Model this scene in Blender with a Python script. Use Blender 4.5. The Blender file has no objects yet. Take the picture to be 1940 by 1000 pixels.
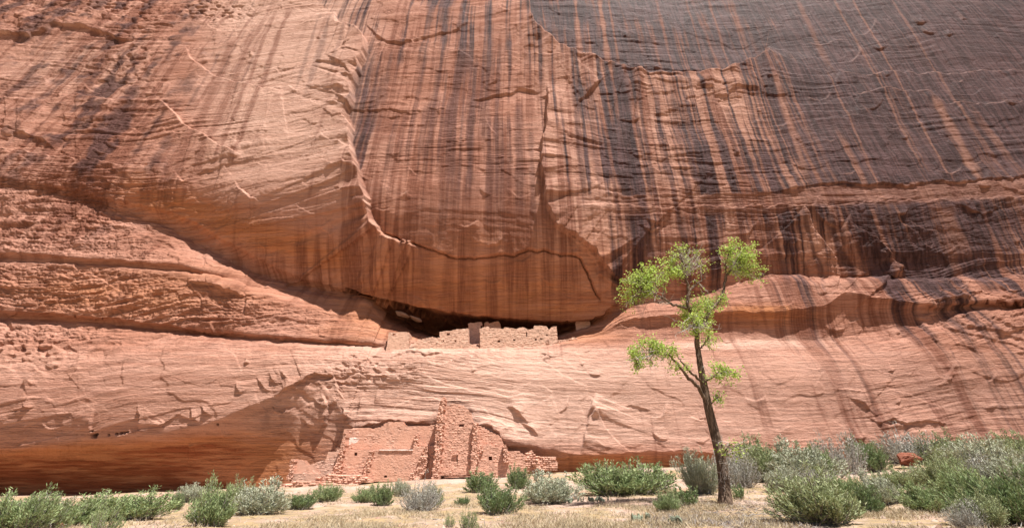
import bpy, bmesh, math, random
import numpy as np
from mathutils import Vector
SC = bpy.context.scene
COL = SC.collection
R = math.radians
# ------------------------------------------------------------------ camera, world, sun, exposure
F, PITCH, EYE = 781.0, R(25), 1.65
cam = bpy.data.cameras.new('camera'); cam_o = bpy.data.objects.new('camera', cam); COL.objects.link(cam_o)
cam.sensor_fit = 'HORIZONTAL'; cam.sensor_width = 36; cam.lens = F/1940*36
cam.clip_start = 0.1; cam.clip_end = 3000
cam_o.location = (0, 0, EYE); cam_o.rotation_euler = (R(90)+PITCH, 0, 0)
SC.camera = cam_o
SUN = Vector((0.27, -0.30, 0.91)).normalized()
w = bpy.data.worlds.new('World'); SC.world = w; w.use_nodes = True
nt = w.node_tree; sky = nt.nodes.new('ShaderNodeTexSky'); sky.sky_type = 'NISHITA'; sky.sun_disc = False
sky.sun_elevation = math.asin(SUN.z); sky.sun_rotation = math.atan2(SUN.x, SUN.y)
sky.dust_density = 1.5
bg = nt.nodes['Background']; bg.inputs['Strength'].default_value = 0.04
nt.links.new(sky.outputs[0], bg.inputs['Color'])
sun = bpy.data.lights.new('sun', 'SUN'); sun.energy = 4.9; sun.angle = R(0.5); sun.color = (1, 0.965, 0.92)
sun_o = bpy.data.objects.new('sun', sun); COL.objects.link(sun_o); sun_o.rotation_euler = SUN.to_track_quat('Z', 'Y').to_euler()
SC.view_settings.view_transform = 'Standard'; SC.view_settings.look = 'None'
SC.view_settings.gamma = 1; SC.view_settings.use_curve_mapping = False
SC.view_settings.exposure = 1.02
SC.cycles.max_bounces = 8; SC.cycles.diffuse_bounces = 5; SC.cycles.glossy_bounces = 2

# ------------------------------------------------------------------ helpers
CP, SP = math.cos(PITCH), math.sin(PITCH)
def unproj(px, py, Y):
    """point of the place seen at (px,py) of the photograph at distance Y (numpy ok)"""
    v = 500.0-np.asarray(py, float); yd = F*CP-v*SP; zd = F*SP+v*CP
    return (np.asarray(px, float)-970)/yd*Y, Y+0*v, EYE+zd/yd*Y
def at(px, py, Y):
    x, y, z = unproj(px, py, Y); return Vector((float(x), float(y), float(z)))

def hash2(ix, iy, seed):
    h = (ix.astype(np.int64)*374761393+iy.astype(np.int64)*668265263+seed*974711) & 0xffffffff
    h = ((h ^ (h >> 13))*1274126177) & 0xffffffff
    return (h ^ (h >> 16)) & 0xffffffff
def rnd2(ix, iy, seed=0): return hash2(np.asarray(ix), np.asarray(iy), seed)/4294967295.0
def perlin(x, y, seed=0):
    x, y = np.broadcast_arrays(np.asarray(x, float), np.asarray(y, float))
    xi = np.floor(x); yi = np.floor(y); fx = x-xi; fy = y-yi
    xi = xi.astype(np.int64); yi = yi.astype(np.int64)
    def g(dx, dy):
        a = hash2(xi+dx, yi+dy, seed)*(2*math.pi/4294967296.0)
        return np.cos(a)*(fx-dx)+np.sin(a)*(fy-dy)
    u = fx*fx*fx*(fx*(fx*6-15)+10); v = fy*fy*fy*(fy*(fy*6-15)+10)
    a = g(0, 0); a = a+u*(g(1, 0)-a); b = g(0, 1); b = b+u*(g(1, 1)-b)
    return (a+v*(b-a))*1.5
def fbm(x, y, seed=0, oct=4, gain=.5):
    s = 0; amp = 1; f = 1
    for o in range(oct):
        s = s+amp*perlin(x*f+o*17.3, y*f-o*9.1, seed+o); amp *= gain; f *= 2.03
    return s
def sstep(a, b, x):
    t = np.clip((x-a)/(b-a), 0, 1); return t*t*(3-2*t)
def gsmooth(a, s, axis=0):
    r = int(3*s)+1; k = np.exp(-.5*(np.arange(-r, r+1)/s)**2); k /= k.sum()
    p = [(0, 0)]*a.ndim; p[axis] = (r, r)
    return np.apply_along_axis(lambda m: np.convolve(m, k, 'valid'), axis, np.pad(a, p, mode='edge'))
def table(T, px, py, x0=0, dx=194, y0=0, dy=100):
    T = np.asarray(T, float); ny, nx = T.shape
    u = np.clip((px-x0)/dx, 0, nx-1.001); v = np.clip((py-y0)/dy, 0, ny-1.001)
    i = u.astype(int); j = v.astype(int); a = u-i; b = v-j; a = a*a*(3-2*a); b = b*b*(3-2*b)
    return (T[j, i]*(1-a)+T[j, i+1]*a)*(1-b)+(T[j+1, i]*(1-a)+T[j+1, i+1]*a)*b

def mesh_obj(name, V, faces, mat, parent=None, smooth=False, attrs=None, loc=None):
    """V (n,3) array, faces (m,3|4) array or list -> ONE mesh object"""
    V = np.asarray(V, np.float32)
    if loc is not None: V = V-np.asarray(loc, np.float32)
    me = bpy.data.meshes.new(name)
    if isinstance(faces, np.ndarray):
        m, k = faces.shape
        me.vertices.add(len(V)); me.vertices.foreach_set('co', V.ravel())
        me.loops.add(m*k); me.loops.foreach_set('vertex_index', faces.astype(np.int32).ravel())
        me.polygons.add(m); me.polygons.foreach_set('loop_start', np.arange(0, m*k, k, dtype=np.int32))
        me.update(calc_edges=True)
    else:
        me.from_pydata(V.tolist(), [], faces)
    for an, (typ, dat) in (attrs or {}).items():
        a = me.attributes.new(an, typ, 'POINT')
        a.data.foreach_set('color' if typ == 'FLOAT_COLOR' else 'value', np.asarray(dat, np.float32).ravel())
    if smooth: me.shade_smooth()
    else: me.shade_flat()
    me.materials.append(mat)
    o = bpy.data.objects.new(name, me); COL.objects.link(o)
    if parent is not None: o.parent = parent
    if loc is not None and parent is None: o.location = loc
    return o
def tag(o, label=None, cat=None, group=None, kind=None):
    if label: o['label'] = label
    if cat: o['category'] = cat
    if group: o['group'] = group
    if kind: o['kind'] = kind
    return o
def empty(name, loc):
    o = bpy.data.objects.new(name, None); o.empty_display_size = .3; COL.objects.link(o); o.location = loc
    return o
class MB:
    """collects vertices and quads"""
    def __init__(s): s.v = []; s.f = []; s.n = 0
    def add(s, V, Fc):
        V = np.asarray(V, float); s.v.append(V); s.f.append(np.asarray(Fc, int)+s.n); s.n += len(V)
    def tube(s, P, Rr, k=6):
        P = np.asarray(P, float); n = len(P); Rr = np.broadcast_to(np.asarray(Rr, float), (n,))
        T = np.gradient(P, axis=0); T /= np.linalg.norm(T, axis=1)[:, None]+1e-9
        ref = np.array([0.31, 0.87, 0.2]) if abs(T[0, 2]) > .5 else np.array([0.1, 0.2, 1.])
        A = np.cross(T, ref); A /= np.linalg.norm(A, axis=1)[:, None]+1e-9; B = np.cross(T, A)
        an = np.arange(k)*2*math.pi/k
        V = P[:, None]+Rr[:, None, None]*(np.cos(an)[None, :, None]*A[:, None]+np.sin(an)[None, :, None]*B[:, None])
        i = np.arange(n-1)[:, None]*k; j = np.arange(k)[None]; j2 = (j+1) % k
        s.add(V.reshape(-1, 3), np.stack([i+j, i+j2, i+k+j2, i+k+j], -1).reshape(-1, 4))
    def build(s, name, mat, parent=None, smooth=False, loc=None):
        return mesh_obj(name, np.concatenate(s.v), np.concatenate(s.f), mat, parent, smooth, None, loc)
def leaves(P, D, L, W, rng, flat=.4):
    """diamond leaves: points P, directions D, length L, width W -> V, quads"""
    n = len(P); D = D/(np.linalg.norm(D, axis=1)[:, None]+1e-9)
    rv = rng.normal(size=(n, 3)); S = np.cross(D, rv); S /= np.linalg.norm(S, axis=1)[:, None]+1e-9
    N = np.cross(D, S)
    L = np.broadcast_to(L, (n,))[:, None]; W = np.broadcast_to(W, (n,))[:, None]
    a = P; c = P+D*L; b = P+D*L*.45+S*W*.5+N*W*flat*.3; d = P+D*L*.45-S*W*.5+N*W*flat*.3
    V = np.stack([a, b, c, d], 1).reshape(-1, 3)
    return V, np.arange(4*n).reshape(n, 4)

# ------------------------------------------------------------------ materials
def nmat(name, rough=.9, spec=.15):
    m = bpy.data.materials.new(name); m.use_nodes = True; t = m.node_tree
    b = t.nodes['Principled BSDF']; b.inputs['Roughness'].default_value = rough
    b.inputs['Specular IOR Level'].default_value = spec
    return m, t, b
class NT:
    def __init__(s, t): s.t = t; s.l = t.links.new
    def n(s, typ, **kw):
        o = s.t.nodes.new('ShaderNode'+typ)
        for k, v in kw.items(): setattr(o, k, v)
        return o
    def link(s, a, b):
        s.l(a, b)
    def val(s, sock, v):
        if isinstance(v, bpy.types.NodeSocket): s.l(v, sock)
        else: sock.default_value = v
    def mix(s, a, b, f, mode='MIX'):
        o = s.n('Mix', data_type='RGBA', blend_type=mode)
        s.val(o.inputs[0], f); s.val(o.inputs[6], a); s.val(o.inputs[7], b); return o.outputs[2]
    def math(s, op, a, b=0.0, c=0.0):
        o = s.n('Math', operation=op); s.val(o.inputs[0], a); s.val(o.inputs[1], b); s.val(o.inputs[2], c); return o.outputs[0]
    def ramp(s, f, lo, hi, a=0.0, b=1.0):
        o = s.n('MapRange', interpolation_type='SMOOTHSTEP'); s.val(o.inputs[0], f)
        o.inputs[1].default_value = lo; o.inputs[2].default_value = hi; o.inputs[3].default_value = a; o.inputs[4].default_value = b
        return o.outputs[0]
    def coord(s, scale=(1, 1, 1)):
        c = s.n('TexCoord'); m = s.n('Mapping'); m.inputs['Scale'].default_value = scale
        s.l(c.outputs['Object'], m.inputs['Vector']); return m.outputs[0]
    def noise(s, scale=(1, 1, 1), sc=1.0, det=4, rough=.55):
        o = s.n('TexNoise'); o.inputs['Scale'].default_value = sc; o.inputs['Detail'].default_value = det
        o.inputs['Roughness'].default_value = rough; s.l(s.coord(scale), o.inputs['Vector']); return o.outputs['Fac']
    def attr(s, name):
        o = s.n('Attribute', attribute_name=name); return o
    def bump(s, h, strength, dist, nrm=None):
        o = s.n('Bump'); o.inputs['Strength'].default_value = strength; o.inputs['Distance'].default_value = dist
        s.l(h, o.inputs['Height'])
        if nrm is not None: s.l(nrm, o.inputs['Normal'])
        return o.outputs[0]
def c4(r, g, b): return (r, g, b, 1)

def mat_cliff():
    m, t, b = nmat('sandstone', .92, .12); N = NT(t)
    st = N.attr('stain_light'); sep = N.n('SeparateColor'); N.l(st.outputs['Color'], sep.inputs[0])
    varn_shade, rust, orange = sep.outputs[0], sep.outputs[1], sep.outputs[2]; pale = st.outputs['Alpha']
    big = N.ramp(N.noise((1, 1, 1.6), .12, 3), .35, .65)
    base = N.mix(c4(.41, .197, .134), c4(.46, .238, .172), big)
    lay = N.ramp(N.noise((.06, .06, 1.5), 1.2, 5, .65), .35, .68)
    fine = N.noise((.5, .5, 1.6), 5, 4, .7)
    base = N.mix(base, c4(.54, .31, .22), N.ramp(fine, .52, .8, 0, .5))
    base = N.mix(base, c4(.62, .405, .315), pale)
    base = N.mix(base, N.mix(c4(.47, .20, .095), c4(.29, .092, .04), N.ramp(orange, .6, .95)), N.ramp(orange, .0, .55))  # orange mask: bounce glow and undercut shade put into the rock colour
    base = N.mix(base, N.mix(base, c4(.62, .5, .44), 1, 'MULTIPLY'), N.math('MULTIPLY', N.math('MULTIPLY', lay, .6), N.attr('bed').outputs['Fac']))
    bed = N.attr('bed').outputs['Fac']
    prt = N.noise((.10, .10, 3.4), 1.3, 6, .72); lin = N.ramp(N.math('ABSOLUTE', N.math('SUBTRACT', prt, .5)), .0, .018, 1, 0)
    base = N.mix(base, N.mix(base, c4(.5, .38, .33), 1, 'MULTIPLY'), N.math('MULTIPLY', bed, N.math('MULTIPLY', lin, N.ramp(N.noise((.2, .2, .4), .5, 3), .4, .6, .05, .75))))
    strk = N.noise((6, 1, .12), 1.0, 5, .6)
    rf = N.math('MULTIPLY', rust, N.ramp(strk, .3, .6, .6, 1))
    base = N.mix(base, c4(.17, .06, .036), rf)
    vf = N.math('MULTIPLY', varn_shade, N.ramp(strk, .36, .7, 1, .88))
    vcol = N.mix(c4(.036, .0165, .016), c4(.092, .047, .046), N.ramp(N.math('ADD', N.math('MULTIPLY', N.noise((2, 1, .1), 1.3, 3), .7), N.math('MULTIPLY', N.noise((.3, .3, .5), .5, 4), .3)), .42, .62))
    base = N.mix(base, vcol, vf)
    spk = N.noise((1, 1, 1.8), 14, 3, .7)
    base = N.mix(base, c4(.13, .06, .04), N.ramp(spk, .6, .85, 0, .5))
    N.l(base, b.inputs['Base Color'])
    N.l(N.ramp(vf, 0, 1, .93, .72), b.inputs['Roughness'])
    h = N.math('ADD', N.math('MULTIPLY', N.noise((.55, .55, 2.2), 2.2, 6, .68), N.math('ADD', .3, N.math('MULTIPLY', bed, .7))), N.math('ADD', N.math('MULTIPLY', N.noise((1, 1, 1.6), 7, 5, .75), .45), N.math('MULTIPLY', lin, -.12)))
    N.l(N.bump(h, 1, .17), b.inputs['Normal'])
    return m
def mat_ground():
    m, t, b = nmat('sand', .95, .1); N = NT(t)
    c = N.mix(c4(.38, .26, .198), c4(.46, .34, .275), N.ramp(N.noise((1, 1, 1), .35, 4), .4, .62))
    c = N.mix(c, c4(.38, .215, .145), N.ramp(N.noise((1, 1, 1), .22, 3), .5, .68, 0, .6))
    dry = N.attr('dry').outputs['Fac']
    d = N.mix(c4(.36, .26, .14), c4(.27, .2, .13), N.ramp(N.noise((1, 1, 1), 1.6, 5, .7), .42, .6))
    c = N.mix(c, d, N.math('MULTIPLY', dry, N.ramp(N.noise((1, 1, 1), .9, 5, .7), .34, .56)))
    c = N.mix(c, c4(.17, .13, .10), N.ramp(N.noise((1, 1, 1), 11, 4, .75), .58, .75, 0, .75))
    N.l(c, b.inputs['Base Color'])
    N.l(N.bump(N.noise((1, 1, 1), 6, 6, .7), .9, .08), b.inputs['Normal'])
    return m
def mat_masonry(name, tint):
    m, t, b = nmat(name, .93, .12); N = NT(t)
    s = N.attr('stone').outputs['Fac']
    c = N.mix(c4(*[x*.78 for x in tint]), c4(*[min(1, x*1.22) for x in tint]), s)
    c = N.mix(c, c4(tint[0]*.62, tint[1]*.5, tint[2]*.45), N.ramp(N.noise((1, 1, 1.3), 5, 5, .7), .52, .75, 0, .6))
    pl = N.attr('plaster').outputs['Fac']
    c = N.mix(c, c4(tint[0]*1.12, tint[1]*1.05, tint[2]*1.0), N.math('MULTIPLY', pl, .7))
    wh = N.attr('white').outputs['Fac']
    c = N.mix(c, c4(.72, .62, .55), wh)
    N.l(c, b.inputs['Base Color'])
    N.l(N.bump(N.noise((1, 1, 1.4), 12, 5, .7), .8, .06), b.inputs['Normal'])
    return m
def mat_leaf(name, cols, trans=.35, rough=.6):
    m = bpy.data.materials.new(name); m.use_nodes = True; t = m.node_tree; N = NT(t); t.nodes.remove(t.nodes['Principled BSDF'])
    g = N.n('NewGeometry'); r = g.outputs['Random Per Island']
    cr = N.n('ValToRGB'); N.l(r, cr.inputs[0])
    e = cr.color_ramp.elements; e[0].color = c4(*cols[0]); e[1].color = c4(*cols[-1])
    for i, c in enumerate(cols[1:-1]): x = e.new((i+1)/(len(cols)-1)); x.color = c4(*c)
    big = N.noise((1, 1, 1), 1.6, 2)
    col = N.mix(cr.outputs[0], N.mix(cr.outputs[0], c4(.6, .6, .55), 1, 'MULTIPLY'), N.ramp(big, .42, .62, 0, .5))
    d = N.n('BsdfPrincipled'); N.l(col, d.inputs['Base Color']); d.inputs['Roughness'].default_value = rough
    d.inputs['Specular IOR Level'].default_value = .2
    tr = N.n('BsdfTranslucent'); N.l(col, tr.inputs['Color'])
    mx = N.n('MixShader'); mx.inputs[0].default_value = trans
    N.l(d.outputs[0], mx.inputs[1]); N.l(tr.outputs[0], mx.inputs[2]); N.l(mx.outputs[0], t.nodes['Material Output'].inputs[0])
    return m
def mat_bark(name, a, bb, sc=(14, 14, 2.5)):
    m, t, b = nmat(name, .9, .1); N = NT(t)
    n = N.noise(sc, 1.0, 5, .7)
    N.l(N.mix(c4(*a), c4(*bb), N.ramp(n, .38, .62)), b.inputs['Base Color'])
    N.l(N.bump(n, 1, .1), b.inputs['Normal']); return m
def mat_rock(name, a, bb):
    m, t, b = nmat(name, .9, .15); N = NT(t); n = N.noise((1, 1, 2.2), 3, 6, .65)
    N.l(N.mix(c4(*a), c4(*bb), N.ramp(n, .35, .65)), b.inputs['Base Color'])
    N.l(N.bump(n, .9, .12), b.inputs['Normal']); return m

# ------------------------------------------------------------------ the cliff: a surface lofted through ledge lines (px, py, distance)
LINES = [
 [(-250,-260,54),(400,-260,50),(690,-260,47.5),(1940,-260,46),(2190,-260,46)],
 [(-250,0,50),(400,0,47.5),(640,0,46),(750,0,44.5),(1200,0,44),(1940,0,44.5)],
 [(-250,200,45.5),(400,200,44),(640,200,43),(720,200,42.3),(1200,200,42),(1940,200,43)],
 [(-250,292,43.5),(0,315,43.3),(200,330,42.8),(400,340,42.2),(640,345,41.3),(720,340,40.8),(1000,340,40.5),(1200,345,40.8),(1500,350,41.3),(1940,345,41.8)],
 [(-250,306,43.5),(0,335,43.0),(130,355,43.0),(330,400,43.1),(465,470,44.0),(560,515,45),(690,556,46.3),(735,570,46.2),(800,583,45.9),(900,597,45.6),(1000,605,45.3),(1060,607,45.1),(1105,605,44.9),(1140,598,44.5),(1165,575,43.6),(1185,560,43.3),(1300,540,43),(1400,500,42.6),(1470,480,42.4),(1560,480,42.4),(1940,480,42.4)],
 [(-250,314,43.6),(0,352,43.2),(130,376,43.5),(330,440,44.5),(465,520,46),(560,548,46.5),(690,562,47.2),(735,600,50),(800,632,54),(900,645,56),(1000,645,55),(1060,628,51),(1105,612,47.5),(1140,603,45.2),(1165,590,44),(1185,578,43.6),(1300,565,43.4),(1400,537,43.2),(1470,520,43.2),(1560,532,43.2),(1590,527,43.2),(1700,530,43),(1940,527,43)],
 [(-250,465,41.6),(0,477,41.5),(200,490,41.6),(350,502,42.2),(465,536,44.5),(560,556,45.8),(690,574,46.3),(735,612,47),(800,640,48),(900,648,49),(1000,647,48.5),(1060,634,47),(1105,620,45.8),(1140,612,44.6),(1165,600,43.6),(1185,588,43.2),(1300,572,42.8),(1400,545,42.5),(1470,530,42.3),(1560,540,42.3),(1590,535,42.2),(1940,538,42.2)],
 [(-250,482,42.1),(0,494,42.1),(200,503,42.15),(350,515,42.8),(465,545,44.3),(560,562,45),(690,584,45.6),(735,620,46),(800,645,46.5),(900,651,47),(1000,649,46.8),(1060,638,46),(1105,626,45),(1140,618,44.2),(1165,605,43.3),(1185,592,43),(1300,577,42.6),(1400,552,42.3),(1470,540,42.1),(1560,548,42.1),(1590,540,42),(1700,548,42),(1940,545,42)],
 [(-250,488,41.9),(0,499,41.9),(200,507,41.95),(350,520,42.2),(465,552,43.2),(560,580,44),(690,606,44.6),(735,630,45),(800,650,45.5),(900,654,45.6),(1000,652,45.5),(1060,642,45),(1105,630,44.2),(1140,622,43.6),(1165,608,43),(1185,596,42.7),(1300,582,42.4),(1400,560,42.1),(1470,555,41.9),(1560,560,41.9),(1590,543,41.9),(1700,555,41.9),(1940,555,41.9)],
 [(-250,570,41.2),(0,586,41.2),(200,601,41.4),(400,625,42),(600,641,42.6),(690,648,43),(735,655,43.8),(800,656,44.5),(900,657,44.5),(1000,654,44.3),(1060,645,44),(1105,634,43.5),(1140,628,43.2),(1165,615,42.7),(1185,605,42.4),(1300,592,42),(1400,592,41.8),(1480,590,41.6),(1575,575,41.6),(1595,550,41.5),(1650,561,41.4),(1750,576,41.3),(1850,571,41.3),(1940,577,41.3)],
 [(-250,588,42.1),(0,602,42.1),(200,613,42.2),(400,636,42.8),(600,651,43.2),(690,658,43.6),(735,661,43.6),(800,662,43.8),(900,659,43.8),(1000,656,43.6),(1060,647,43.4),(1105,638,43.2),(1140,634,43),(1165,625,42.9),(1185,622,42.8),(1300,620,42.45),(1380,632,42.5),(1470,637,42.45),(1560,633,42.4),(1640,617,42.3),(1750,598,42),(1850,582,42),(1940,584,42)],
 [(-250,602,41.6),(0,613,41.6),(180,619,41.6),(400,645,42),(600,663,42.2),(735,673,42.2),(800,669,42.3),(900,664,42.4),(1000,658,42.4),(1060,651,42.4),(1105,644,42.4),(1150,641,42.4),(1300,644,42.3),(1400,646,42.4),(1560,643,42.4),(1640,632,42.3),(1750,612,42),(1850,592,41.7),(1940,592,41.7)],
 [(-250,770,39.3),(0,760,39.3),(200,748,39.4),(400,720,40),(560,700,40.7),(700,720,41),(900,735,40.9),(1100,740,40.7),(1500,745,40.2),(1940,740,40)],
 [(-250,858,40.3),(0,851,40.3),(100,845,40.3),(180,829,40.2),(300,823,40.2),(400,801,40.2),(480,767,40.2),(560,737,40.3),(600,722,40.6),(640,760,40.7),(660,806,40.6),(720,806,40.5),(830,793,40.4),(900,800,40.5),(960,832,40.3),(1050,852,40.2),(1100,862,40.1),(1300,852,39.9),(1370,862,39.8),(1940,855,39.5)],
 [(-250,945,43.8),(0,938,43.8),(300,938,43.4),(450,925,42.8),(520,915,42),(600,905,41.2),(700,905,41.2),(900,900,41.2),(1000,893,41),(1100,886,40.7),(1300,880,40.4),(1940,872,39.8)],
]
#        rows of each strip, how the distance eases across it, smoothing of the line
STRIPS = [(50,'l'),(170,'l'),(125,'l'),(150,'i'),(80,'m'),(90,'l'),(22,'o'),(14,'l'),(80,'l'),(34,'o'),(16,'l'),(110,'o'),(85,'i'),(85,'o')]
RIGHT_COLS = np.concatenate([np.linspace(-250, -10, 70), np.linspace(-8, 1948, 1400), np.linspace(1952, 2190, 70)])
def build_cliff(mat):
    px = RIGHT_COLS; nc = len(px)
    gx = np.arange(-250, 2191, 2.0)
    PY, PD = [], []
    for k, ln in enumerate(LINES):
        a = np.array(ln, float)
        y = np.interp(gx, a[:, 0], a[:, 1]); d = np.interp(gx, a[:, 0], a[:, 2])
        y = gsmooth(y, 5); d = gsmooth(d, 14)
        if 4 <= k <= 13: y = y+2.2*fbm(gx/26., gx*0+k*3.7, 40+k, 4)+1.6*perlin(gx/90., gx*0+k*1.9, 77)
        PY.append(np.interp(px, gx, y)); PD.append(np.interp(px, gx, d))
    PY = np.array(PY); PD = np.array(PD)
    for k in range(1, len(PY)): PY[k] = np.maximum(PY[k], PY[k-1]+.6)
    GY, GD = [], []
    for k, (nr, ez) in enumerate(STRIPS):
        f = np.arange(nr)[:, None]/nr
        e = {'l': f, 'o': 1-(1-f)**2.2, 'i': f**1.5, 's': f*f*(3-2*f), 'm': np.sin(f*math.pi/2)**.8}[ez]
        GY.append(PY[k]+(PY[k+1]-PY[k])*f); GD.append(PD[k]+(PD[k+1]-PD[k])*e)
    GY.append(PY[-1:]); GD.append(PD[-1:])
    py = np.concatenate(GY); D = np.concatenate(GD); nr = len(py)
    # soften creases where slopes change gently (upper wall and the lower bellies)
    k = np.array([1, 3, 5, 3, 1.])/13
    Dp = np.pad(D, ((2, 2), (0, 0)), mode='edge'); D = sum(k[i]*Dp[i:i+nr] for i in range(5))
    top = 380
    Ds = gsmooth(D[:top+90], 24, 0); wgt = np.clip((top-np.arange(top+90))/60., 0, 1)[:, None]
    D[:top+90] = Ds*wgt+D[:top+90]*(1-wgt)
    px = np.broadcast_to(px, py.shape)
    X, Y, Z = unproj(px, py, D)
    P = np.stack([X, Y, Z], -1)
    Tu = np.gradient(P, axis=1); Tv = np.gradient(P, axis=0); Nn = np.cross(Tu, Tv)
    Nn /= np.linalg.norm(Nn, axis=2)[..., None]+1e-9
    Nn *= np.where(Nn[..., 1:2] > 0, -1, 1)
    for c in range(3):
        Nn[..., c] = gsmooth(Nn[..., c], 2.5, 0)
    Nn /= np.linalg.norm(Nn, axis=2)[..., None]+1e-9
    # ---- relief
    ROUGH = [[.8,.75,.4,.4,.45,.4,.4,.32,.24,.22,.22],[.5,.7,.35,.3,.4,.4,.45,.38,.28,.24,.24],[.45,.75,.4,.4,.5,.5,.5,.48,.34,.3,.3],
             [.7,.7,.5,.35,.35,.4,.5,.5,.45,.45,.4],[1.,1.,.5,.25,.1,.15,.35,.45,.5,.5,.5],[1.1,1.1,.8,.3,.12,.12,.35,.4,.5,.5,.5],
             [1.1,1.1,1.,.9,.6,.3,.6,.6,.5,.9,.9],[.65,.5,.45,.5,.55,.3,.22,.22,.25,.4,.45],[.35,.35,.35,.5,.3,.25,.25,.22,.25,.32,.35],[.2,.2,.25,.4,.4,.4,.4,.4,.4,.4,.4]]
    rough = table(ROUGH, px, py)
    wr = np.concatenate([np.full(n_, {6: .3, 7: .2, 9: .25, 10: .3, 13: .5}.get(i_, 1.)) for i_, (n_, _) in enumerate(STRIPS)]+[[.5]])
    rough = rough*gsmooth(wr, 4)[:, None]
    q = Z+1.6*fbm(X*.035, Z*.05, 5, 3)+.06*X*np.sin(X*.05+1)
    bedm = np.exp(-((px-1290)/230)**4-((py-320)/85)**4)+.8*np.exp(-((px-870)/170)**4-((py-280)/60)**4)+.5*np.exp(-((px-560)/120)**4-((py-250)/130)**4)
    patch = sstep(-.05, .4, perlin(X*.045, Z*.08, 16))
    h = .13*perlin(X*.04, q*.7, 11)+.09*perlin(X*.08, q*1.6, 12)
    h = h+(.085*perlin(X*.13, q*4.1, 13)+.06*perlin(X*.3, q*8.5, 14))*(.3+.7*patch+.9*bedm)
    rg = perlin(X*.05, q*1.1, 15); h = h+sstep(0, .1, rg)*.2*sstep(0, .4, perlin(X*.07, Z*.13, 18))
    h = h+.16*fbm(X*.5, Z*.9, 17, 4)*sstep(.35, 1, rough)
    h = h*rough
    h = h+(.035*perlin(X*1.1, q*7., 24)+.022*perlin(X*2.6, q*13, 25))*np.clip(rough+.25, .3, 1)*(1-.45*sstep(670, 700, py)*(1-sstep(820, 860, py)))
    # bedding steps in the very rough bands
    rb = sstep(.7, 1.05, rough)
    bq = q*2.1+.9*fbm(X*.16, Z*.3, 19, 4); fr = bq-np.floor(bq)
    h = h+rb*(.18*(1-fr)-.1)*(.2+.8*sstep(-.3, .4, perlin(X*.25, np.floor(bq)*3.7, 3)))+rb*(.10*perlin(X*.9, q*3.3, 21)+.12*np.abs(perlin(X*1.7, q*4.5, 22))+.08*perlin(X*3.5, q*8, 23))
    # exfoliation plates: stepped contours of a slow noise
    def plates(sx, sz, seed, amp, n):
        f = fbm(X*sx, Z*sz, seed, 4, .42)*n; fl = np.floor(f); t = f-fl
        return amp*(fl+sstep(0, .09, t))
    h = h+plates(.06, .10, 31, .17, 2.6)*np.clip(.1+rough*.9, 0, .9)+plates(.17, .26, 35, .065, 2.2)*np.clip(rough, .1, .8)
    h = h+.4*fbm(X*.045, Z*.07, 61, 2)*np.clip(rough+.2, 0, .9)
    # pock marks (tafoni): left end of the lower ledge, upper left
    for (cx, cy, rx, ry, s, a) in [(45,652,85,28,1.1,.55),(215,18,100,22,.8,.4),(400,20,70,22,.9,.4),(250,120,60,60,.7,.2),(640,720,40,28,1.4,.2),(700,700,70,30,1.3,.22),(590,745,40,30,.9,.15)]:
        mk = np.exp(-((px-cx)/rx)**2-((py-cy)/ry)**2); h = h-a*mk*sstep(.05, .45, perlin(X*s, Z*s*1.5, 71))
    # ---- flakes: polyline steps. (points, side, height m, fade px)   side +1: proud below / to the left
    rnd = random.Random(4); fresh = np.zeros(px.shape)
    def flake(pts, side, d, L, jit=1.6, wdt=1.1, taper=30, groove=0):
        nonlocal h
        q_ = []
        for (a, b) in zip(pts[:-1], pts[1:]):
            ln = math.hypot(b[0]-a[0], b[1]-a[1]); n = max(1, int(ln/6))
            for i in range(n):
                t = i/n; q_.append((a[0]+(b[0]-a[0])*t, a[1]+(b[1]-a[1])*t))
        q_.append(pts[-1]); Q = np.array(q_, float)
        j1 = np.array([rnd.gauss(0, 1) for _ in Q]); j2 = np.interp(np.arange(len(Q)), np.arange(0, len(Q)+4, 4), [rnd.gauss(0, 1.6) for _ in range(0, len(Q)+4, 4)][:len(np.arange(0, len(Q)+4, 4))])
        T = np.gradient(Q, axis=0) if len(Q) > 1 else Q; T /= np.linalg.norm(T, axis=1)[:, None]+1e-9
        Q = Q+np.stack([-T[:, 1], T[:, 0]], 1)*((j1*.5+j2)*jit)[:, None]
        m = 3.2*L+8
        rs = np.where((py.max(1) > Q[:, 1].min()-m) & (py.min(1) < Q[:, 1].max()+m))[0]
        cs = np.where((RIGHT_COLS > Q[:, 0].min()-m) & (RIGHT_COLS < Q[:, 0].max()+m))[0]
        if len(rs) == 0 or len(cs) == 0: return
        sl = (slice(rs[0], rs[-1]+1), slice(cs[0], cs[-1]+1))
        qx, qy = px[sl], py[sl]
        best = np.full(qx.shape, 1e18); sg = np.zeros(qx.shape); ss = np.zeros(qx.shape); acc = 0
        for a, b in zip(Q[:-1], Q[1:]):
            dx, dy = b-a; l2 = dx*dx+dy*dy+1e-9; l = math.sqrt(l2)
            t = np.clip(((qx-a[0])*dx+(qy-a[1])*dy)/l2, 0, 1)
            ex, ey = qx-a[0]-t*dx, qy-a[1]-t*dy; d2 = ex*ex+ey*ey; u = d2 < best
            best = np.where(u, d2, best); sg = np.where(u, np.sign(dx*(qy-a[1])-dy*(qx-a[0])), sg); ss = np.where(u, acc+t*l, ss); acc += l
        sd = np.sqrt(best)*sg*side
        tp = np.clip(np.minimum(ss, acc-ss)/min(taper, acc*.45), 0, 1)
        var = .75+.35*perlin(ss/22., ss*0, int(Q[0, 0]))
        h[sl] += d*var*tp*(sstep(-wdt, wdt, sd)*np.exp(-np.maximum(sd, 0)/L))
        if groove: h[sl] -= groove*np.exp(-(sd/1.6)**2)*tp
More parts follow.
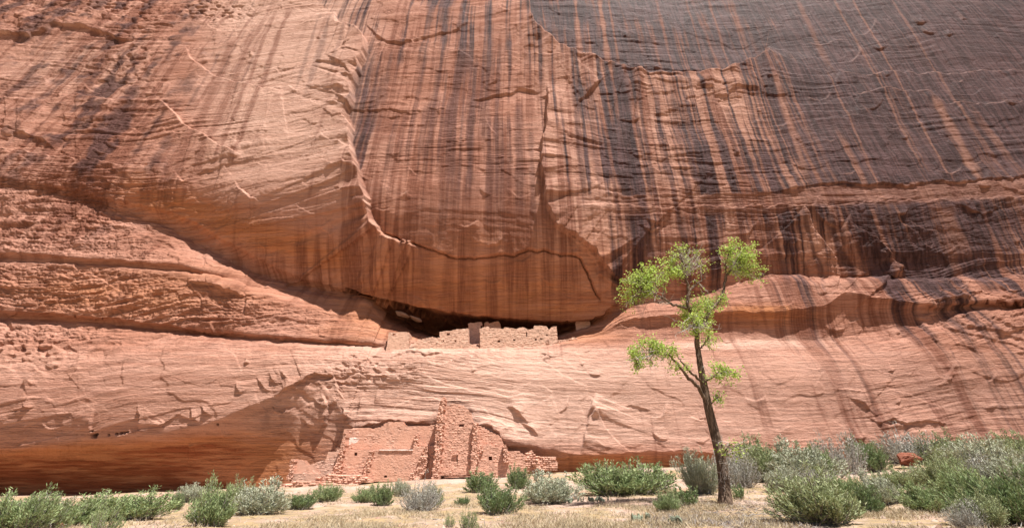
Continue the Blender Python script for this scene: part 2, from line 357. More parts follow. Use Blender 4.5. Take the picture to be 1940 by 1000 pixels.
        fresh[sl] = np.maximum(fresh[sl], np.exp(-((sd-.3)/(.7+2.6*np.clip(var-.45, 0, 1)))**2)*tp*min(1, .25+abs(d))*sstep(-.5, .3, var-.85)*(0 if groove else 1))
    FL = [
     ([(628,28),(660,60),(690,80),(697,95),(695,120),(680,150),(668,190),(660,215),(670,240),(668,270),(680,310),(690,350),(695,380),(705,410),(725,435),(760,455),(800,468)],1,1.8,150,3.0),
     ([(720,440),(800,468),(850,485),(900,492),(955,482),(975,484),(1000,474),(1018,480),(1030,476),(1075,483),(1100,490),(1115,520),(1130,560),(1142,578)],-1,.45,60,1.2,1.1,30,.6),
     ([(1035,165),(1036,200),(1032,230),(1030,262),(1027,300),(1028,340),(1035,390),(1050,425),(1080,445),(1110,465),(1140,500),(1160,525),(1183,540)],-1,1.2,90),
     ([(1040,432),(1060,438),(1090,455),(1105,470),(1130,500),(1150,530),(1190,550)],-1,.35,25),
     ([(1002,-20),(1003,0),(1005,40),(1020,65),(1045,90),(1080,110),(1130,125),(1190,142),(1240,152),(1330,148),(1380,140),(1430,120),(1450,105),(1457,86)],1,1.9,70,.5,1.6),
     ([(1152,152),(1120,180),(1088,208)],1,.7,45),
     ([(352,90),(362,110),(375,125),(410,145),(460,162),(545,174)],1,.5,60),
     ([(298,190),(320,205),(350,235),(400,270),(440,292),(468,303)],1,.75,50),
     ([(470,301),(455,308),(440,304)],1,.5,25),
     ([(-60,70),(0,68),(60,72),(85,62),(110,52),(165,55),(200,70),(260,78)],-1,.7,40),
     ([(0,35),(30,28),(100,24),(200,28),(240,35),(345,43),(450,35)],1,.45,40),
     ([(-40,185),(60,188),(130,188),(150,180),(230,200)],1,.35,40),
     ([(0,255),(30,255),(90,270),(110,290)],-1,.5,40),
     ([(-60,285),(0,285),(100,298),(160,308),(240,318),(330,318)],1,.5,30),
     ([(318,340),(350,345),(375,335)],1,.2,20),
     ([(1090,380),(1180,378),(1300,372),(1400,372),(1480,365)],-1,.1,25),
     ([(1470,366),(1520,355),(1560,352),(1640,350),(1700,352),(1800,347),(1940,336),(2100,330)],-1,.3,30),
     ([(1090,392),(1200,396),(1350,392),(1500,392),(1600,388),(1700,384),(1800,380),(1940,372),(2100,368)],1,.3,35),
     ([(1500,394),(1515,396),(1530,420),(1560,460),(1580,490),(1586,530)],1,.55,60),
     ([(1530,398),(1560,424),(1580,434),(1597,424)],-1,.25,25),
     ([(1612,400),(1600,432),(1597,450),(1602,480)],-1,.5,26),
     ([(1612,428),(1650,455),(1690,495),(1718,526)],1,1.0,60),
     ([(1685,385),(1700,420),(1740,455),(1762,470),(1770,455)],1,.35,40),
     ([(1810,390),(1840,400),(1880,402),(1900,392)],-1,.35,30),
     ([(1572,130),(1600,142),(1700,140),(1800,138),(1940,133)],1,.3,40),
     ([(1600,182),(1640,178),(1690,170),(1760,175),(1790,195),(1890,197),(2000,192)],1,.3,35),
     ([(1300,170),(1345,178),(1350,190),(1375,192),(1385,180),(1440,175)],-1,.25,20),
     ([(448,345),(460,362),(480,378),(502,386)],1,.4,50),
     ([(606,445),(612,430),(630,440),(640,470)],-1,.25,30),
     ([(355,538),(400,545),(440,556),(466,568),(473,566)],-1,.8,30),
     ([(473,562),(470,582),(466,600)],-1,.7,35),
     ([(620,110),(650,135),(668,155),(678,170)],-1,.35,30),
     ([(590,200),(640,205),(668,220)],1,.3,30),
     ([(690,45),(705,60),(720,75),(760,85),(800,72),(860,60),(900,45)],-1,.35,35),
     ([(745,70),(760,78),(785,82),(820,80),(860,62)],1,.4,22),
     ([(700,102),(800,98),(900,102),(1000,106),(1080,120)],1,.35,22),
     ([(640,205),(720,210),(790,212),(800,200)],-1,.25,22),
     ([(890,195),(940,182),(985,175),(1035,178)],1,-.45,25),
     ([(918,220),(920,235),(930,250),(945,260)],1,.3,30),
     ([(955,770),(970,775),(990,792),(1003,803)],-1,.6,25),
     ([(985,800),(1005,812),(1020,830)],-1,.4,22),
     ([(1128,742),(1120,765),(1110,790)],-1,.7,40),
     ([(1150,772),(1130,775),(1118,790),(1110,820),(1098,860)],-1,.6,50),
     ([(650,800),(690,806),(720,806),(740,797),(770,798),(790,802),(830,800)],-1,.5,20),
     ([(900,802),(930,812),(960,835),(1010,848)],-1,.5,25),
     ([(1180,772),(1195,768),(1215,772),(1240,775)],-1,.25,20),
     ([(1520,690),(1540,702),(1560,700),(1565,715),(1590,735),(1650,740)],1,.25,35),
     ([(1600,755),(1630,760),(1660,790)],-1,.35,30),
     ([(1800,665),(1808,680),(1800,700),(1790,720),(1770,728)],-1,.3,40),
     ([(1640,790),(1700,800),(1790,800),(1795,815)],-1,.35,25),
     ([(50,750),(52,720),(75,700)],1,.3,40),
     ([(115,705),(140,680),(170,655)],1,.3,30),
     ([(175,830),(180,800),(178,765)],-1,.35,40),
     ([(262,765),(268,795),(258,828)],-1,.5,25),
     ([(280,805),(310,810),(318,800),(300,790)],-1,.4,20),
     ([(360,770),(372,790),(385,800)],-1,.45,14),
     ([(383,765),(392,775),(402,792)],-1,.4,14),
     ([(450,725),(455,740),(460,748)],-1,.35,12),([(485,715),(500,732),(515,745)],-1,.35,12),([(510,705),(520,722),(532,732)],-1,.35,10),([(530,702),(540,715),(550,724)],-1,.3,9),
     ([(520,748),(550,740),(580,720),(600,705),(640,715)],-1,.7,28),
     ([(610,740),(622,770),(618,800),(600,815)],1,.6,24),([(650,770),(655,785),(668,795)],-1,.5,14),([(570,790),(585,805),(605,812)],-1,.4,16),([(630,700),(640,740),(655,760)],1,.45,22),
     ([(690,745),(680,770),(672,790)],-1,.35,16),([(715,740),(708,765)],-1,.3,12),
     ([(735,690),(800,682),(880,672),(960,665)],1,.35,14),([(760,700),(850,690),(930,676)],1,.35,14),([(700,712),(760,712),(820,706)],1,.3,12),([(730,676),(800,676),(850,672)],-1,.3,10),
     ([(1020,665),(1035,672),(1030,680),(1040,690)],-1,.25,20),
     ([(1480,520),(1530,528),(1570,528),(1585,520)],1,.35,25),([(1586,518),(1587,535),(1584,548)],1,.5,30),
     ([(1750,575),(1790,572),(1830,568),(1845,578)],-1,.5,20),([(1720,600),(1750,612),(1760,605)],-1,.3,18),
    ]
    for fl in FL: flake(*fl)
    for (x_, y_) in [(690,110),(676,160),(664,185),(664,232),(668,290),(684,330),(692,365),(700,395)]:
        l = rnd.uniform(25, 60); flake([(x_-l, y_+rnd.uniform(-14, 4)), (x_-l*.5, y_+rnd.uniform(-8, 6)), (x_+3, y_)], rnd.choice((1, -1)), rnd.uniform(.12, .3), rnd.uniform(14, 30), 2.2, 1., 12)
    # scattered little scallops
    for i in range(260):
        cx = rnd.uniform(-20, 1960); cy = rnd.uniform(10, 850); l = rnd.uniform(12, 55); a = rnd.gauss(0, .35)
        pts = [(cx+math.cos(a)*l*t-math.sin(a)*l*.25*math.sin(3.1*(t+.5))*rnd.choice((.6, 1)), cy+math.sin(a)*l*t+l*.22*math.sin(3.1*(t+.5))) for t in (-.5, -.25, 0, .25, .5)]
        flake(pts, rnd.choice((1, 1, -1)), rnd.uniform(.1, .32), rnd.uniform(6, 20), 1.2, 1.0, 14)
    hole = np.zeros(px.shape)
    for (hx, hy, hr) in [(180,825,4.5),(186,821,2),(207,823,2),(222,821,2.2),(230,820,2.5),(237,819,2.5),(243,818,2),(413,803,2),(178,815,1.5)]:
        hole = np.maximum(hole, np.exp(-(((px-hx)/hr)**2+((py-hy)/hr)**2)**2))
    h = h-.55*hole
    P = P+Nn*h[..., None]
    # ---- stains (desert varnish, rust) plus painted glow and shade, baked as masks
    VAR = [[.34,.30,.2,.06,.24,.42,.78,.76,.93,.96,1],[.12,.32,.16,.02,.24,.38,.70,.72,.93,.96,1],[.10,.38,.05,0,.24,.32,.64,.66,.92,.95,.97],[.08,.40,0,0,.2,.24,.62,.62,.80,.92,.94],
           [0,.1,0,0,.08,.12,.40,.46,.76,.9,.84],[0,0,0,0,0,.04,.30,.32,.55,.82,.62],[0,0,0,0,0,0,.02,.10,.18,.25,.14],[0,0,0,0,0,0,0,0,.04,.09,.14],[0,0,0,0,0,0,0,0,.02,.08,.15],[0]*11]
    RUS = [[.3,.55,.2,.03,.2,.15,.15,.15,.1,.1,.1],[.25,.6,.2,.03,.28,.26,.2,.15,.1,.1,.1],[.25,.65,.1,.02,.38,.36,.25,.2,.1,.1,.1],[.5,.7,.08,.03,.48,.42,.32,.3,.3,.2,.2],
           [.2,.35,.1,.06,.6,.52,.5,.5,.6,.5,.5],[.12,.12,.12,.2,.45,.38,.45,.45,.5,.45,.4],[.12,.1,.1,.1,.3,.2,.15,.2,.35,.3,.25],[0,0,0,0,0,0,.04,.08,.14,.2,.3],[0,0,0,0,0,0,.06,.1,.15,.25,.35],[0,0,0,0,0,0,.1,.1,.2,.2,.3]]
    xs = X+.35*perlin(X*.2, Z*.06, 90)
    w1 = perlin(Z[:, :1]*.15, Z[:, :1]*0, 7); w2_ = perlin(Z*.3, X*.05, 8); w3 = perlin(xs*1.5, xs*0, 9); w4 = perlin(xs*2.2, xs*0, 10)
    def streak(seed, z):
        s = perlin(xs*.2, Z*z, seed)*.6+perlin(xs*.7, Z*z*1.6, seed+1)*.65+perlin(xs*1.8, Z*z*3.5, seed+2)*.58+perlin(xs*4.6, Z*z*6, seed+3)*.36+.3*perlin(xs*.45, Z*.05, seed+4)+.13*fbm(X*.5, Z*.3, seed+5, 3)
        return .5+.5*np.tanh(s*1.6)
    cov = table(VAR, px, py); cr = table(RUS, px, py)
    # stains end at the big plate edges
    e1 = np.interp(py, [0,28,60,80,95,120,150,190,215,240,270,310,350,380,410,435,468], [600,628,660,690,697,695,680,668,660,670,668,680,690,695,705,725,800])
    rgt = sstep(-3, 3, px-e1)*(1-sstep(430, 470, py)); lft = sstep(0, 60, px-440)*sstep(3, -3, px-e1)*(1-sstep(400, 470, py))
    cov = np.where((px < 776) & (py < 470), cov*(1-rgt)+np.maximum(cov, table(VAR, 776+0*px, py))*rgt, cov); cov = cov*(1-.75*lft)
    cr = np.where((px < 776) & (py < 470), cr*(1-rgt)+np.maximum(cr, table(RUS, 776+0*px, py))*rgt, cr)
    ar = np.interp(px, [1003,1005,1020,1045,1080,1130,1190,1240,1330,1380,1430,1450,1457], [-20,40,65,90,110,125,142,152,148,140,120,105,60])
    ab = sstep(3, -3, py-ar)*sstep(1000, 1006, px)*sstep(1465, 1457, px); bl = sstep(-3, 3, py-ar)*sstep(1000, 1060, px)*sstep(1462, 1400, px)*(1-sstep(200, 300, py))
    cov = cov+ab*(.9-cov)*.8; cov = cov*(1-.22*bl); cr = cr*(1-.6*ab)
    cov = np.clip(cov+.14*fbm(X*.1, Z*.12, 95, 3)*sstep(.05, .3, cov)*sstep(1.1, .8, cov), 0, 1.1)
    def cover(s, c, soft):
        return sstep(1-c*1.02-soft, 1-c*1.02+soft, s)*sstep(0, .06, c)
    lf = sstep(480, 330, px)
    cov = np.clip(cov+lf*sstep(.03, .25, cov)*.32*fbm(X*.16, Z*.2, 140, 4), 0, 1); cr = np.clip(cr+.22*sstep(.03, .2, cr)*fbm(X*.14, Z*.16, 144, 4), 0, 1)
    s1 = streak(101, .012); s2 = .5+.5*np.tanh(1.7*(perlin(xs*.3, Z*.05, 150)+.6*perlin(xs*.8, Z*.15, 151)+.6*fbm(X*.4, Z*.5, 152, 3)))
    varn_shade = cover(s1*(1-lf)+s2*lf, np.clip(cov+.06*sstep(.6, .9, cov), 0, 1.1), .26+.04*lf)*(1-.2*lf)
    rust = np.maximum(cover(streak(121, .02), cr, .3)*.8, .55*sstep(.25, .8, gsmooth(gsmooth(varn_shade, 12, 1), 6, 0)))
    cz = sstep(690, 720, px)*sstep(1040, 1000, px)*sstep(60, 160, py); rust = np.maximum(rust, .85*varn_shade*cz); varn_shade = varn_shade*(1-.42*cz)
    # the dark wall stops at the pale layered band (right), the band keeps only streaks
    arch = np.interp(px, [1000,1080,1200,1480,1560,1700,1940,2190], [378,376,374,366,352,350,338,332])+4*fbm(px/20., py*0, 97, 3)
    band = sstep(-2, 2, py-arch)*(1-sstep(28, 44, py-arch))*sstep(1060, 1120, px)
    varn_shade = varn_shade*(1-.62*band)
    # wet black streaks seen one by one: px at py, from, to, half width, strength
    def line_streak(a500, y0, y1, hw, s, wob=1.):
        lo = (a500-4*hw-6-970); hi = (a500+4*hw+6-970); out = np.zeros(px.shape)
        cs = np.where((RIGHT_COLS-970 > min(lo*.55, lo*1.45)) & (RIGHT_COLS-970 < max(hi*.55, hi*1.45)))[0]
        if len(cs) == 0: return out
        c = (slice(None), slice(cs[0], cs[-1]+1))
        ap = 970+(px[c]-970)*1675/(py[c]+1175)+wob*1.2*w1
        edge = hw*(.8+.5*w2_[c])
        out[c] = s*np.exp(-((ap-a500)/edge)**4)*sstep(y0-12, y0+12, py[c]+8*w3[c])*(1-sstep(y1-50, y1+12, py[c]+30*w4[c]))
        return out
    for a in [(1232,150,520,13,.85),(1205,170,540,7,.6),(1262,160,420,6,.7),(1115,160,400,10,.6),(1150,170,380,8,.5),(1180,160,470,5,.6),(1300,190,520,7,.7),(1335,190,470,6,.6),(1370,250,500,5,.5),(1480,395,560,7,.6),
              (1545,395,560,6,.7),(1518,400,540,4,.5),(1600,400,560,11,.8),(1640,400,540,16,.8),(1700,400,520,14,.7),(1760,400,530,12,.7),(1795,400,540,18,.7),
              (880,120,380,9,.65),(835,120,330,7,.6),(812,140,340,5,.5),(790,130,320,9,.5),(915,140,300,7,.4),(985,200,420,12,.45),(1012,250,460,7,.4),(858,170,400,4,.5),(770,200,330,6,.4),
              (500,40,200,9,.4),(470,30,200,5,.35),(545,30,160,5,.3),(1729,655,870,2.5,.45),(1768,650,900,4,.5),(1778,660,880,2.5,.4),(1640,660,800,2,.22)]:
        varn_shade = np.maximum(varn_shade, line_streak(*a))
    for a in [(935,300,560,22,.35),(985,330,600,16,.55),(1010,350,600,8,.5),(890,320,600,18,.5),(850,330,600,14,.5),(800,350,590,26,.55),(760,380,580,16,.45),(1040,480,590,10,.4),(1060,500,610,14,.4),(700,450,570,20,.4),
              (380,20,330,9,.65),(345,30,330,7,.6),(310,60,360,14,.6),(270,80,370,16,.6),(225,300,400,18,.7),(160,300,400,14,.6),(300,330,400,6,.5),(560,330,430,5,.4),(1420,540,640,5,.6),(1480,540,640,6,.6),(1445,545,600,3,.5)]:
        rust = np.maximum(rust, line_streak(*a))
    # pale washed streaks through the dark wall
    pale = 0*px
    for a in [(1951,190,350,13,.6),(1841,0,330,4,.45),(1890,0,345,3.5,.5),(1729,140,360,3,.45),(1741,0,140,9,.35),(1560,0,110,7,.4),(1996,0,330,4,.35),(1850,100,345,3,.3),(1205,0,150,9,.8),(1140,0,130,6,.75),(1230,0,150,4,.6),(1085,60,140,4,.5),(1165,50,300,4,.7),(1105,60,420,4,.5),(1245,260,520,4,.6),(1400,60,380,3,.45),(1440,0,350,3,.45),(1500,0,380,4,.5),(1550,0,350,3,.45),(1590,150,345,9,.6),(1625,100,350,3,.4),
              (1690,395,520,6,.6),(1740,395,470,4,.5),(1625,395,520,4,.6),(1840,395,500,26,.5),(1360,0,350,4,.4),(1330,50,150,5,.45),(1275,230,500,5,.5),(1310,300,500,4,.5),(600,0,170,6,.35),(640,0,200,5,.35),(580,40,140,4,.3),(520,0,220,6,.3),(985,0,140,5,.5),(905,60,260,4,.4),(945,40,300,4,.4)]:
        pale = np.maximum(pale, line_streak(*a))
    varn_shade = varn_shade*(1-.85*fresh); rust = rust*(1-.8*fresh); pale = np.maximum(pale, 0)
    varn_shade = varn_shade*(1-pale); rust = rust*(1-.6*pale); pale = pale*.25
    # paler lower face; sunlit brightness of the ledges put into the colour
    low = sstep(640, 700, py)*(1-sstep(820, 870, py))
    pale = np.maximum(pale, .68*low*np.exp(-((px-960)/400)**2)+.2*low)
    pale = np.maximum(pale, .8*np.exp(-((py-672)/22)**2)*np.exp(-((px-900)/330)**4))
    pale = np.maximum(pale, .72*(1-sstep(280, 440, py))*np.exp(-((px-545)/160)**4))
    pale = np.maximum(pale, .6*fresh); pale = np.maximum(pale, .28*sstep(960, 1060, px)*sstep(560, 420, py)*(1-varn_shade))
    pale = np.maximum(pale, .4*np.exp(-((px-150)/150)**2-((py-125)/60)**2)); pale = np.maximum(pale, .65*np.exp(-((py-(652+.02*(1450-px)))/12)**2)*np.exp(-((px-1420)/180)**4))
    ar_d = np.abs(py-ar+2); pale = np.maximum(pale, .75*np.exp(-(ar_d/(1.5+2.5*np.exp(-((px-1130)/120)**2)))**2)*sstep(1003, 1010, px)*sstep(1460, 1450, px)); varn_shade = varn_shade*(1-.7*np.exp(-(ar_d/3)**2)*sstep(1003, 1010, px)*sstep(1460, 1450, px))
    # white hand-painted marks under the dwelling
    def boxm(x0, y0, x1, y1): return ((px > x0) & (px < x1) & (py > y0) & (py < y1))*1.
    for bx in [(944,698,956,700),(944,712,957,714),(955,700,957,712),(947,705,955,706),(952,690,954,698),(865,709,876,711),(866,712,868,715),(882,706,890,708)]: pale = np.maximum(pale, boxm(*bx)*.9)
    for a in [(1060,680,760,3,.45),(1075,670,720,2,.3),(985,690,740,3,.3),(1040,700,800,2,.25)]: pale = np.maximum(pale, line_streak(*a))
    # reddish rock, bounce glow and shade painted in: undercuts and arch above dwelling
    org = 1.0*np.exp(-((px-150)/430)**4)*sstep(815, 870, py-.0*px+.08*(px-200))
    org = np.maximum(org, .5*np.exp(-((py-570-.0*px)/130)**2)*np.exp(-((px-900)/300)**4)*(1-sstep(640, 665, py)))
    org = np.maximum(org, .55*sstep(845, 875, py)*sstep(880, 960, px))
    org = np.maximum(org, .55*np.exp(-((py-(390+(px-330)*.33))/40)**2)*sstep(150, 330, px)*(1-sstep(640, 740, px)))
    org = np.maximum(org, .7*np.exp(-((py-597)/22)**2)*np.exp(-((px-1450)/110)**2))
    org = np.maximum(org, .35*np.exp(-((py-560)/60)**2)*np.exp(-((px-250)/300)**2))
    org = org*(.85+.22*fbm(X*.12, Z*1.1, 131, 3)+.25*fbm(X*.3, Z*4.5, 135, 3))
    varn_shade = np.maximum(varn_shade, .55*sstep(46.8, 49, D)*sstep(700, 740, px)*sstep(1150, 1100, px)*sstep(540, 570, py))  # cave shade deepened in the colour at the back of the alcove
    varn_shade = np.maximum(varn_shade, hole)  # hole interiors painted dark, standing in for their shade
    varn_shade = np.maximum(varn_shade, .26*sstep(1300, 1850, px)*low*(.8+.5*fbm(X*.15, Z*.25, 160, 4)))
    # dark mottled patches in the fluted corner and above the ruin
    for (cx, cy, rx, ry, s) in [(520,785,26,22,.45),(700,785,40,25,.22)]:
        varn_shade = np.maximum(varn_shade, s*np.exp(-((px-cx)/rx)**2-((py-cy)/ry)**2)*sstep(-.3, .4, perlin(X*1.2, Z*1.6, 99)))
    stain_light = np.clip(np.stack([varn_shade, rust, org, pale], -1), 0, 1)
    # ---- foot below the ground, plateau above
    foot = P[-1].copy(); foot[:, 2] -= 7; foot[:, 1] += .5
    back = P[0].copy(); back[:, 2] += 6; back[:, 1] += 8
    back2 = P[0].copy(); back2[:, 2] += 9; back2[:, 1] += 90
    bed = .12+.88*sstep(.08, .46, table(ROUGH, px, py)); bed = np.concatenate([bed[:1], bed[:1], bed, bed[-1:]])
    P = np.concatenate([back2[None], back[None], P, foot[None]]); stain_light = np.concatenate([stain_light[:1], stain_light[:1], stain_light, stain_light[-1:]])
    nr, ncol = P.shape[:2]
    i = np.arange(nr-1)[:, None]*ncol+np.arange(ncol-1)[None]
    fc = np.stack([i, i+ncol, i+ncol+1, i+1], -1).reshape(-1, 4)
    o = mesh_obj('cliff', P.reshape(-1, 3), fc, mat, None, True, {'stain_light': ('FLOAT_COLOR', stain_light.reshape(-1, 4)), 'bed': ('FLOAT', bed.ravel())})
    return tag(o, 'tall red sandstone cliff streaked with dark desert varnish', 'cliff', None, 'structure')
M_CLIFF = mat_cliff()
build_cliff(M_CLIFF)

# ------------------------------------------------------------------ ground
GP = [(0,1000,12),(970,1000,12),(1940,1000,11.5),(0,940,42),(300,939,42),(500,927,41),(640,920,38.5),(760,918,38),(850,907,38.5),(960,895,39),(1060,884,39.5),(1300,872,39.8),(1600,866,39),(1940,862,38.5),
      (1373,955,18.5),(1000,945,24),(400,960,26),(1600,920,24),(1800,960,15.5),(700,955,23),(100,965,24),(1250,925,27),(850,930,30),(1900,905,24),(1100,905,34),(1750,888,30)]
gpts = np.array([list(unproj(a, b, c)) for a, b, c in GP]).reshape(-1, 3)
gpts = np.concatenate([gpts, [(0, 0, 0), (-12, 3, 0), (12, 3, 0.1), (-30, 0, -.3), (30, 0, .4), (0, -20, 0), (-60, 30, -1.4), (60, 30, 1.2), (-40, -30, 0), (40, -30, 0), (-90, 44, -1.5), (90, 42, 2)]])
def gz(x, y):
    x = np.asarray(x, float); y = np.asarray(y, float); num = 0; den = 1e-9
    for p in gpts:
        s = 3.0+.13*abs(p[1]); k = np.exp(-.5*(((x-p[0])/s)**2*.6+((y-p[1])/s)**2))+1e-5/(1+(x-p[0])**2+(y-p[1])**2)
        num = num+k*p[2]; den = den+k
    return num/den
def gz_full(x, y):
    return gz(x, y)+.10*fbm(np.asarray(x)*.22, np.asarray(y)*.22, 201, 4)+.02*fbm(np.asarray(x)*1.6, np.asarray(y)*1.6, 207, 3)
def ground_hit(px, py):
    v = 500-py; yd = F*CP-v*SP; zd = F*SP+v*CP; x1 = (px-970)/yd
    Y = np.arange(3, 42, .05); zz = EYE+zd/yd*Y; g = gz_full(x1*Y, Y)
    k = np.where(zz < g)[0]
    y = Y[k[0]] if len(k) else 39.
    return Vector((x1*y, y, float(gz_full(np.array([x1*y]), np.array([y]))[0])))
def build_ground(mat):
    xs = np.concatenate([[-1500, -600, -300, -150, -90], np.linspace(-62, 62, 380), [90, 150, 300, 600, 1500]])
    ys = np.concatenate([[-1500, -600, -200, -80, -40, -20, -8, 0], 3*np.exp(np.linspace(0, math.log(47/3.), 330)), [55, 70]])
    Xg, Yg = np.meshgrid(xs, ys); Zg = gz_full(Xg, Yg)
    far = np.maximum(np.abs(Xg), -Yg); Zg = np.where(far > 100, 0, Zg)
    v = F*SP*0
    dry = sstep(-.25, .15, fbm(Xg*.12, Yg*.2, 211, 3)+.35*(1-sstep(22, 30, Yg)))
    ncol = len(xs); i = np.arange(len(ys)-1)[:, None]*ncol+np.arange(ncol-1)[None]
    fc = np.stack([i, i+1, i+ncol+1, i+ncol], -1).reshape(-1, 4)
    o = mesh_obj('ground', np.stack([Xg, Yg, Zg], -1).reshape(-1, 3), fc, mat, None, True, {'dry': ('FLOAT', dry.ravel())})
    tag(o, 'pinkish sandy ground with dry straw patches', 'ground', None, 'structure')
build_ground(mat_ground())

# ------------------------------------------------------------------ ruins: walls laid in courses of stones
def inside(poly, x, y):
    c = np.zeros(x.shape, bool); n = len(poly)
    for i in range(n):
        x1, y1 = poly[i]; x2, y2 = poly[(i+1) % n]
        t = ((y1 > y) != (y2 > y)) & (x < (x2-x1)*(y-y1)/((y2-y1)+1e-12)+x1); c ^= t
    return c
WSEED = [0]
def wall(name, outline, Y, thick, mat, parent, holes=(), amp=.018, cell=.05, plaster=0., white=(), stone=(.24, .12), lean=0., label=None):
    """outline in photo px, put up at its own distance Y, thick metres deep"""
    WSEED[0] += 1; sd = WSEED[0]
    def w2(pts): return [(a[0], a[2]) for a in (at(p[0], p[1], Y) for p in pts)]
    po = w2(outline); x0 = min(p[0] for p in po)-.1; x1 = max(p[0] for p in po)+.1; z0 = min(p[1] for p in po)-.1; z1 = max(p[1] for p in po)+.1
    nx = int((x1-x0)/cell)+2; nz = int((z1-z0)/cell)+2
    gx = x0+np.arange(nx)*cell; gzv = z0+np.arange(nz)*cell
    GX, GZ = np.meshgrid(gx, gzv)
    def stones(X, Z):
        zr = Z/stone[1]+.35*perlin(X*.7, Z*.5, sd); r = np.floor(zr)
        xr = X/stone[0]+rnd2(r, r*0, sd)*7+.25*perlin(X*1.5, Z*3, sd+5); c = np.floor(xr)
        return r, c, zr-r, xr-c
    cx = GX[:-1, :-1]+cell/2; cz = GZ[:-1, :-1]+cell/2
    r, c, fz, fx = stones(cx, cz)
    # a stone stays when its own middle lies in the outline
    mx = cx+(.5-fx)*stone[0]*.8+0*cx; mz = cz+(.5-fz)*stone[1]*.8
    if mat is M_UP or mat is M_PLASTER: mx, mz = cx+.25*(mx-cx), cz+.25*(mz-cz)
    keep = inside(po, mx, mz) | (inside(po, cx, cz) & inside(po, cx+(.5-fx)*stone[0]*.3, mz))
    for hp in holes: keep &= ~inside(w2(hp), cx, cz)
    r, c, fz, fx = stones(GX, GZ)
    hgt = (rnd2(r, c, sd+1)-.5)*2*amp; joint = (np.minimum(fz, 1-fz)*stone[1] < cell*.55) | (np.minimum(fx, 1-fx)*stone[0] < cell*.5)
    hgt = np.where(joint, hgt*.3-amp*.7, hgt)+amp*.6*fbm(GX*2.5, GZ*2.5, sd+2, 3)
    pl = plaster*sstep(-.15, .25, fbm(GX*.7, GZ*.7, sd+3, 3)+.1) if plaster else GX*0
    hgt = hgt*(1-.8*pl)
    Yf = Y-hgt+lean*(GZ-z0)
    n = nx*nz; idx = np.arange(n).reshape(nz, nx)
    V = np.concatenate([np.stack([GX, Yf, GZ], -1).reshape(-1, 3), np.stack([GX, GX*0+Y+thick+lean*(GZ-z0), GZ], -1).reshape(-1, 3)])
    jj, ii = np.where(keep); a = idx[jj, ii]; b = idx[jj, ii+1]; c_ = idx[jj+1, ii+1]; d = idx[jj+1, ii]
    fs = [np.stack([a, b, c_, d], -1), np.stack([d+n, c_+n, b+n, a+n], -1)]
    kp = np.pad(keep, 1)
    for (dj, di, e) in ((-1, 0, (a, b)), (1, 0, (c_, d)), (0, -1, (d, a)), (0, 1, (b, c_))):
        m = ~kp[jj+1+dj, ii+1+di]; fs.append(np.stack([e[1][m], e[0][m], e[0][m]+n, e[1][m]+n], -1))
    fc = np.concatenate(fs); used, inv = np.unique(fc, return_inverse=True)
    st = np.tile(rnd2(r, c, sd+9).ravel(), 2); wv = GX*0
    for wp in white: wv = np.maximum(wv, inside(w2(wp), GX+.08*perlin(GX*3, GZ*3, 3), GZ+.08*perlin(GX*3, GZ*3, 4))*.8)
    o = mesh_obj(name, V[used], inv.reshape(fc.shape), mat, parent, False,
                 {'stone': ('FLOAT', st[used]), 'plaster': ('FLOAT', np.tile(pl.ravel(), 2)[used]), 'white': ('FLOAT', np.tile(wv.ravel(), 2)[used])}, loc=parent.location)
    if label: o['label'] = label
    return o
def Z5(pts): return [(500+a/3.2333, 730+b/3.2333) for a, b in pts]       # from an enlargement of the lower ruin
def Z4(pts): return [(680+a/3.88, 540+b/3.88) for a, b in pts]           # from an enlargement of the upper ruin
def sq(x, y, w_, h_):
    w_ *= 1.3; h_ *= 1.35
    return [(x-w_, y-h_), (x+w_, y-h_), (x+w_, y+h_), (x-w_, y+h_)]
M_LOW = mat_masonry('red_masonry', (.52, .295, .215)); M_UP = mat_masonry('pale_masonry', (.56, .355, .26)); M_PLASTER = mat_masonry('plastered_masonry', (.50, .31, .235))  # plastered masonry is one even base tone, slightly darker than the pale
M_WOOD = mat_bark('old_wood', (.16, .11, .08), (.3, .22, .16), (3, 20, 20))

# lower ruin ------------------------------------------------------
t = tag(empty('ruin_tower', at(862, 896, 38.7)), 'tall roofless stone tower wall with a rounded broken top at the cliff foot', 'ruin')
wall('front_wall', Z5([(1088,130),(1120,122),(1180,113),(1232,130),(1265,165),(1280,215),(1287,300),(1284,400),(1272,545),(1230,550),(1150,545),(1058,545)]), 38.75, .5, M_LOW, t,
     holes=[Z5(sq(1210,243,12,6)), Z5([(1180,425),(1187,425),(1187,490),(1181,490)])], amp=.022)
wall('lintel', Z5([(1155,418),(1190,418),(1190,426),(1155,426)]), 38.6, .2, M_LOW, t, amp=.01, cell=.04)
wall('side_wall', Z5([(1284,225),(1303,228),(1306,300),(1308,400),(1306,470),(1292,545),(1262,550),(1272,400),(1280,300)]), 38.35, 1.3, M_LOW, t, amp=.06, stone=(.22,.14))
t = tag(empty('buttress_wall', at(826, 925, 37.6)), 'tall thin rubble wall edge rising beside the stone tower, narrowest and highest point of the ruin', 'ruin')
wall('rubble_core', Z5([(1078,95),(1098,68),(1104,85),(1098,150),(1086,370),(1075,480),(1066,580),(1050,650),(1022,640),(1030,560),(1046,380),(1058,200)]), 37.7, 1.6, M_LOW, t, amp=.07, stone=(.2,.13))
t = tag(empty('ruined_rooms', at(745, 912, 38.4)), 'row of low plastered room walls with two round holes, left of the tall tower', 'ruin')
wall('upper_wall', Z5([(490,272),(540,262),(600,255),(660,262),(715,258),(740,235),(765,225),(850,222),(868,250),(940,248),(1000,252),(1055,232),(1050,400),(1045,470),(700,460),(480,470)]), 39.15, .6, M_LOW, t, plaster=.8, amp=.018, white=[Z5([(495,328),(540,312),(585,325),(570,350),(500,358)])])
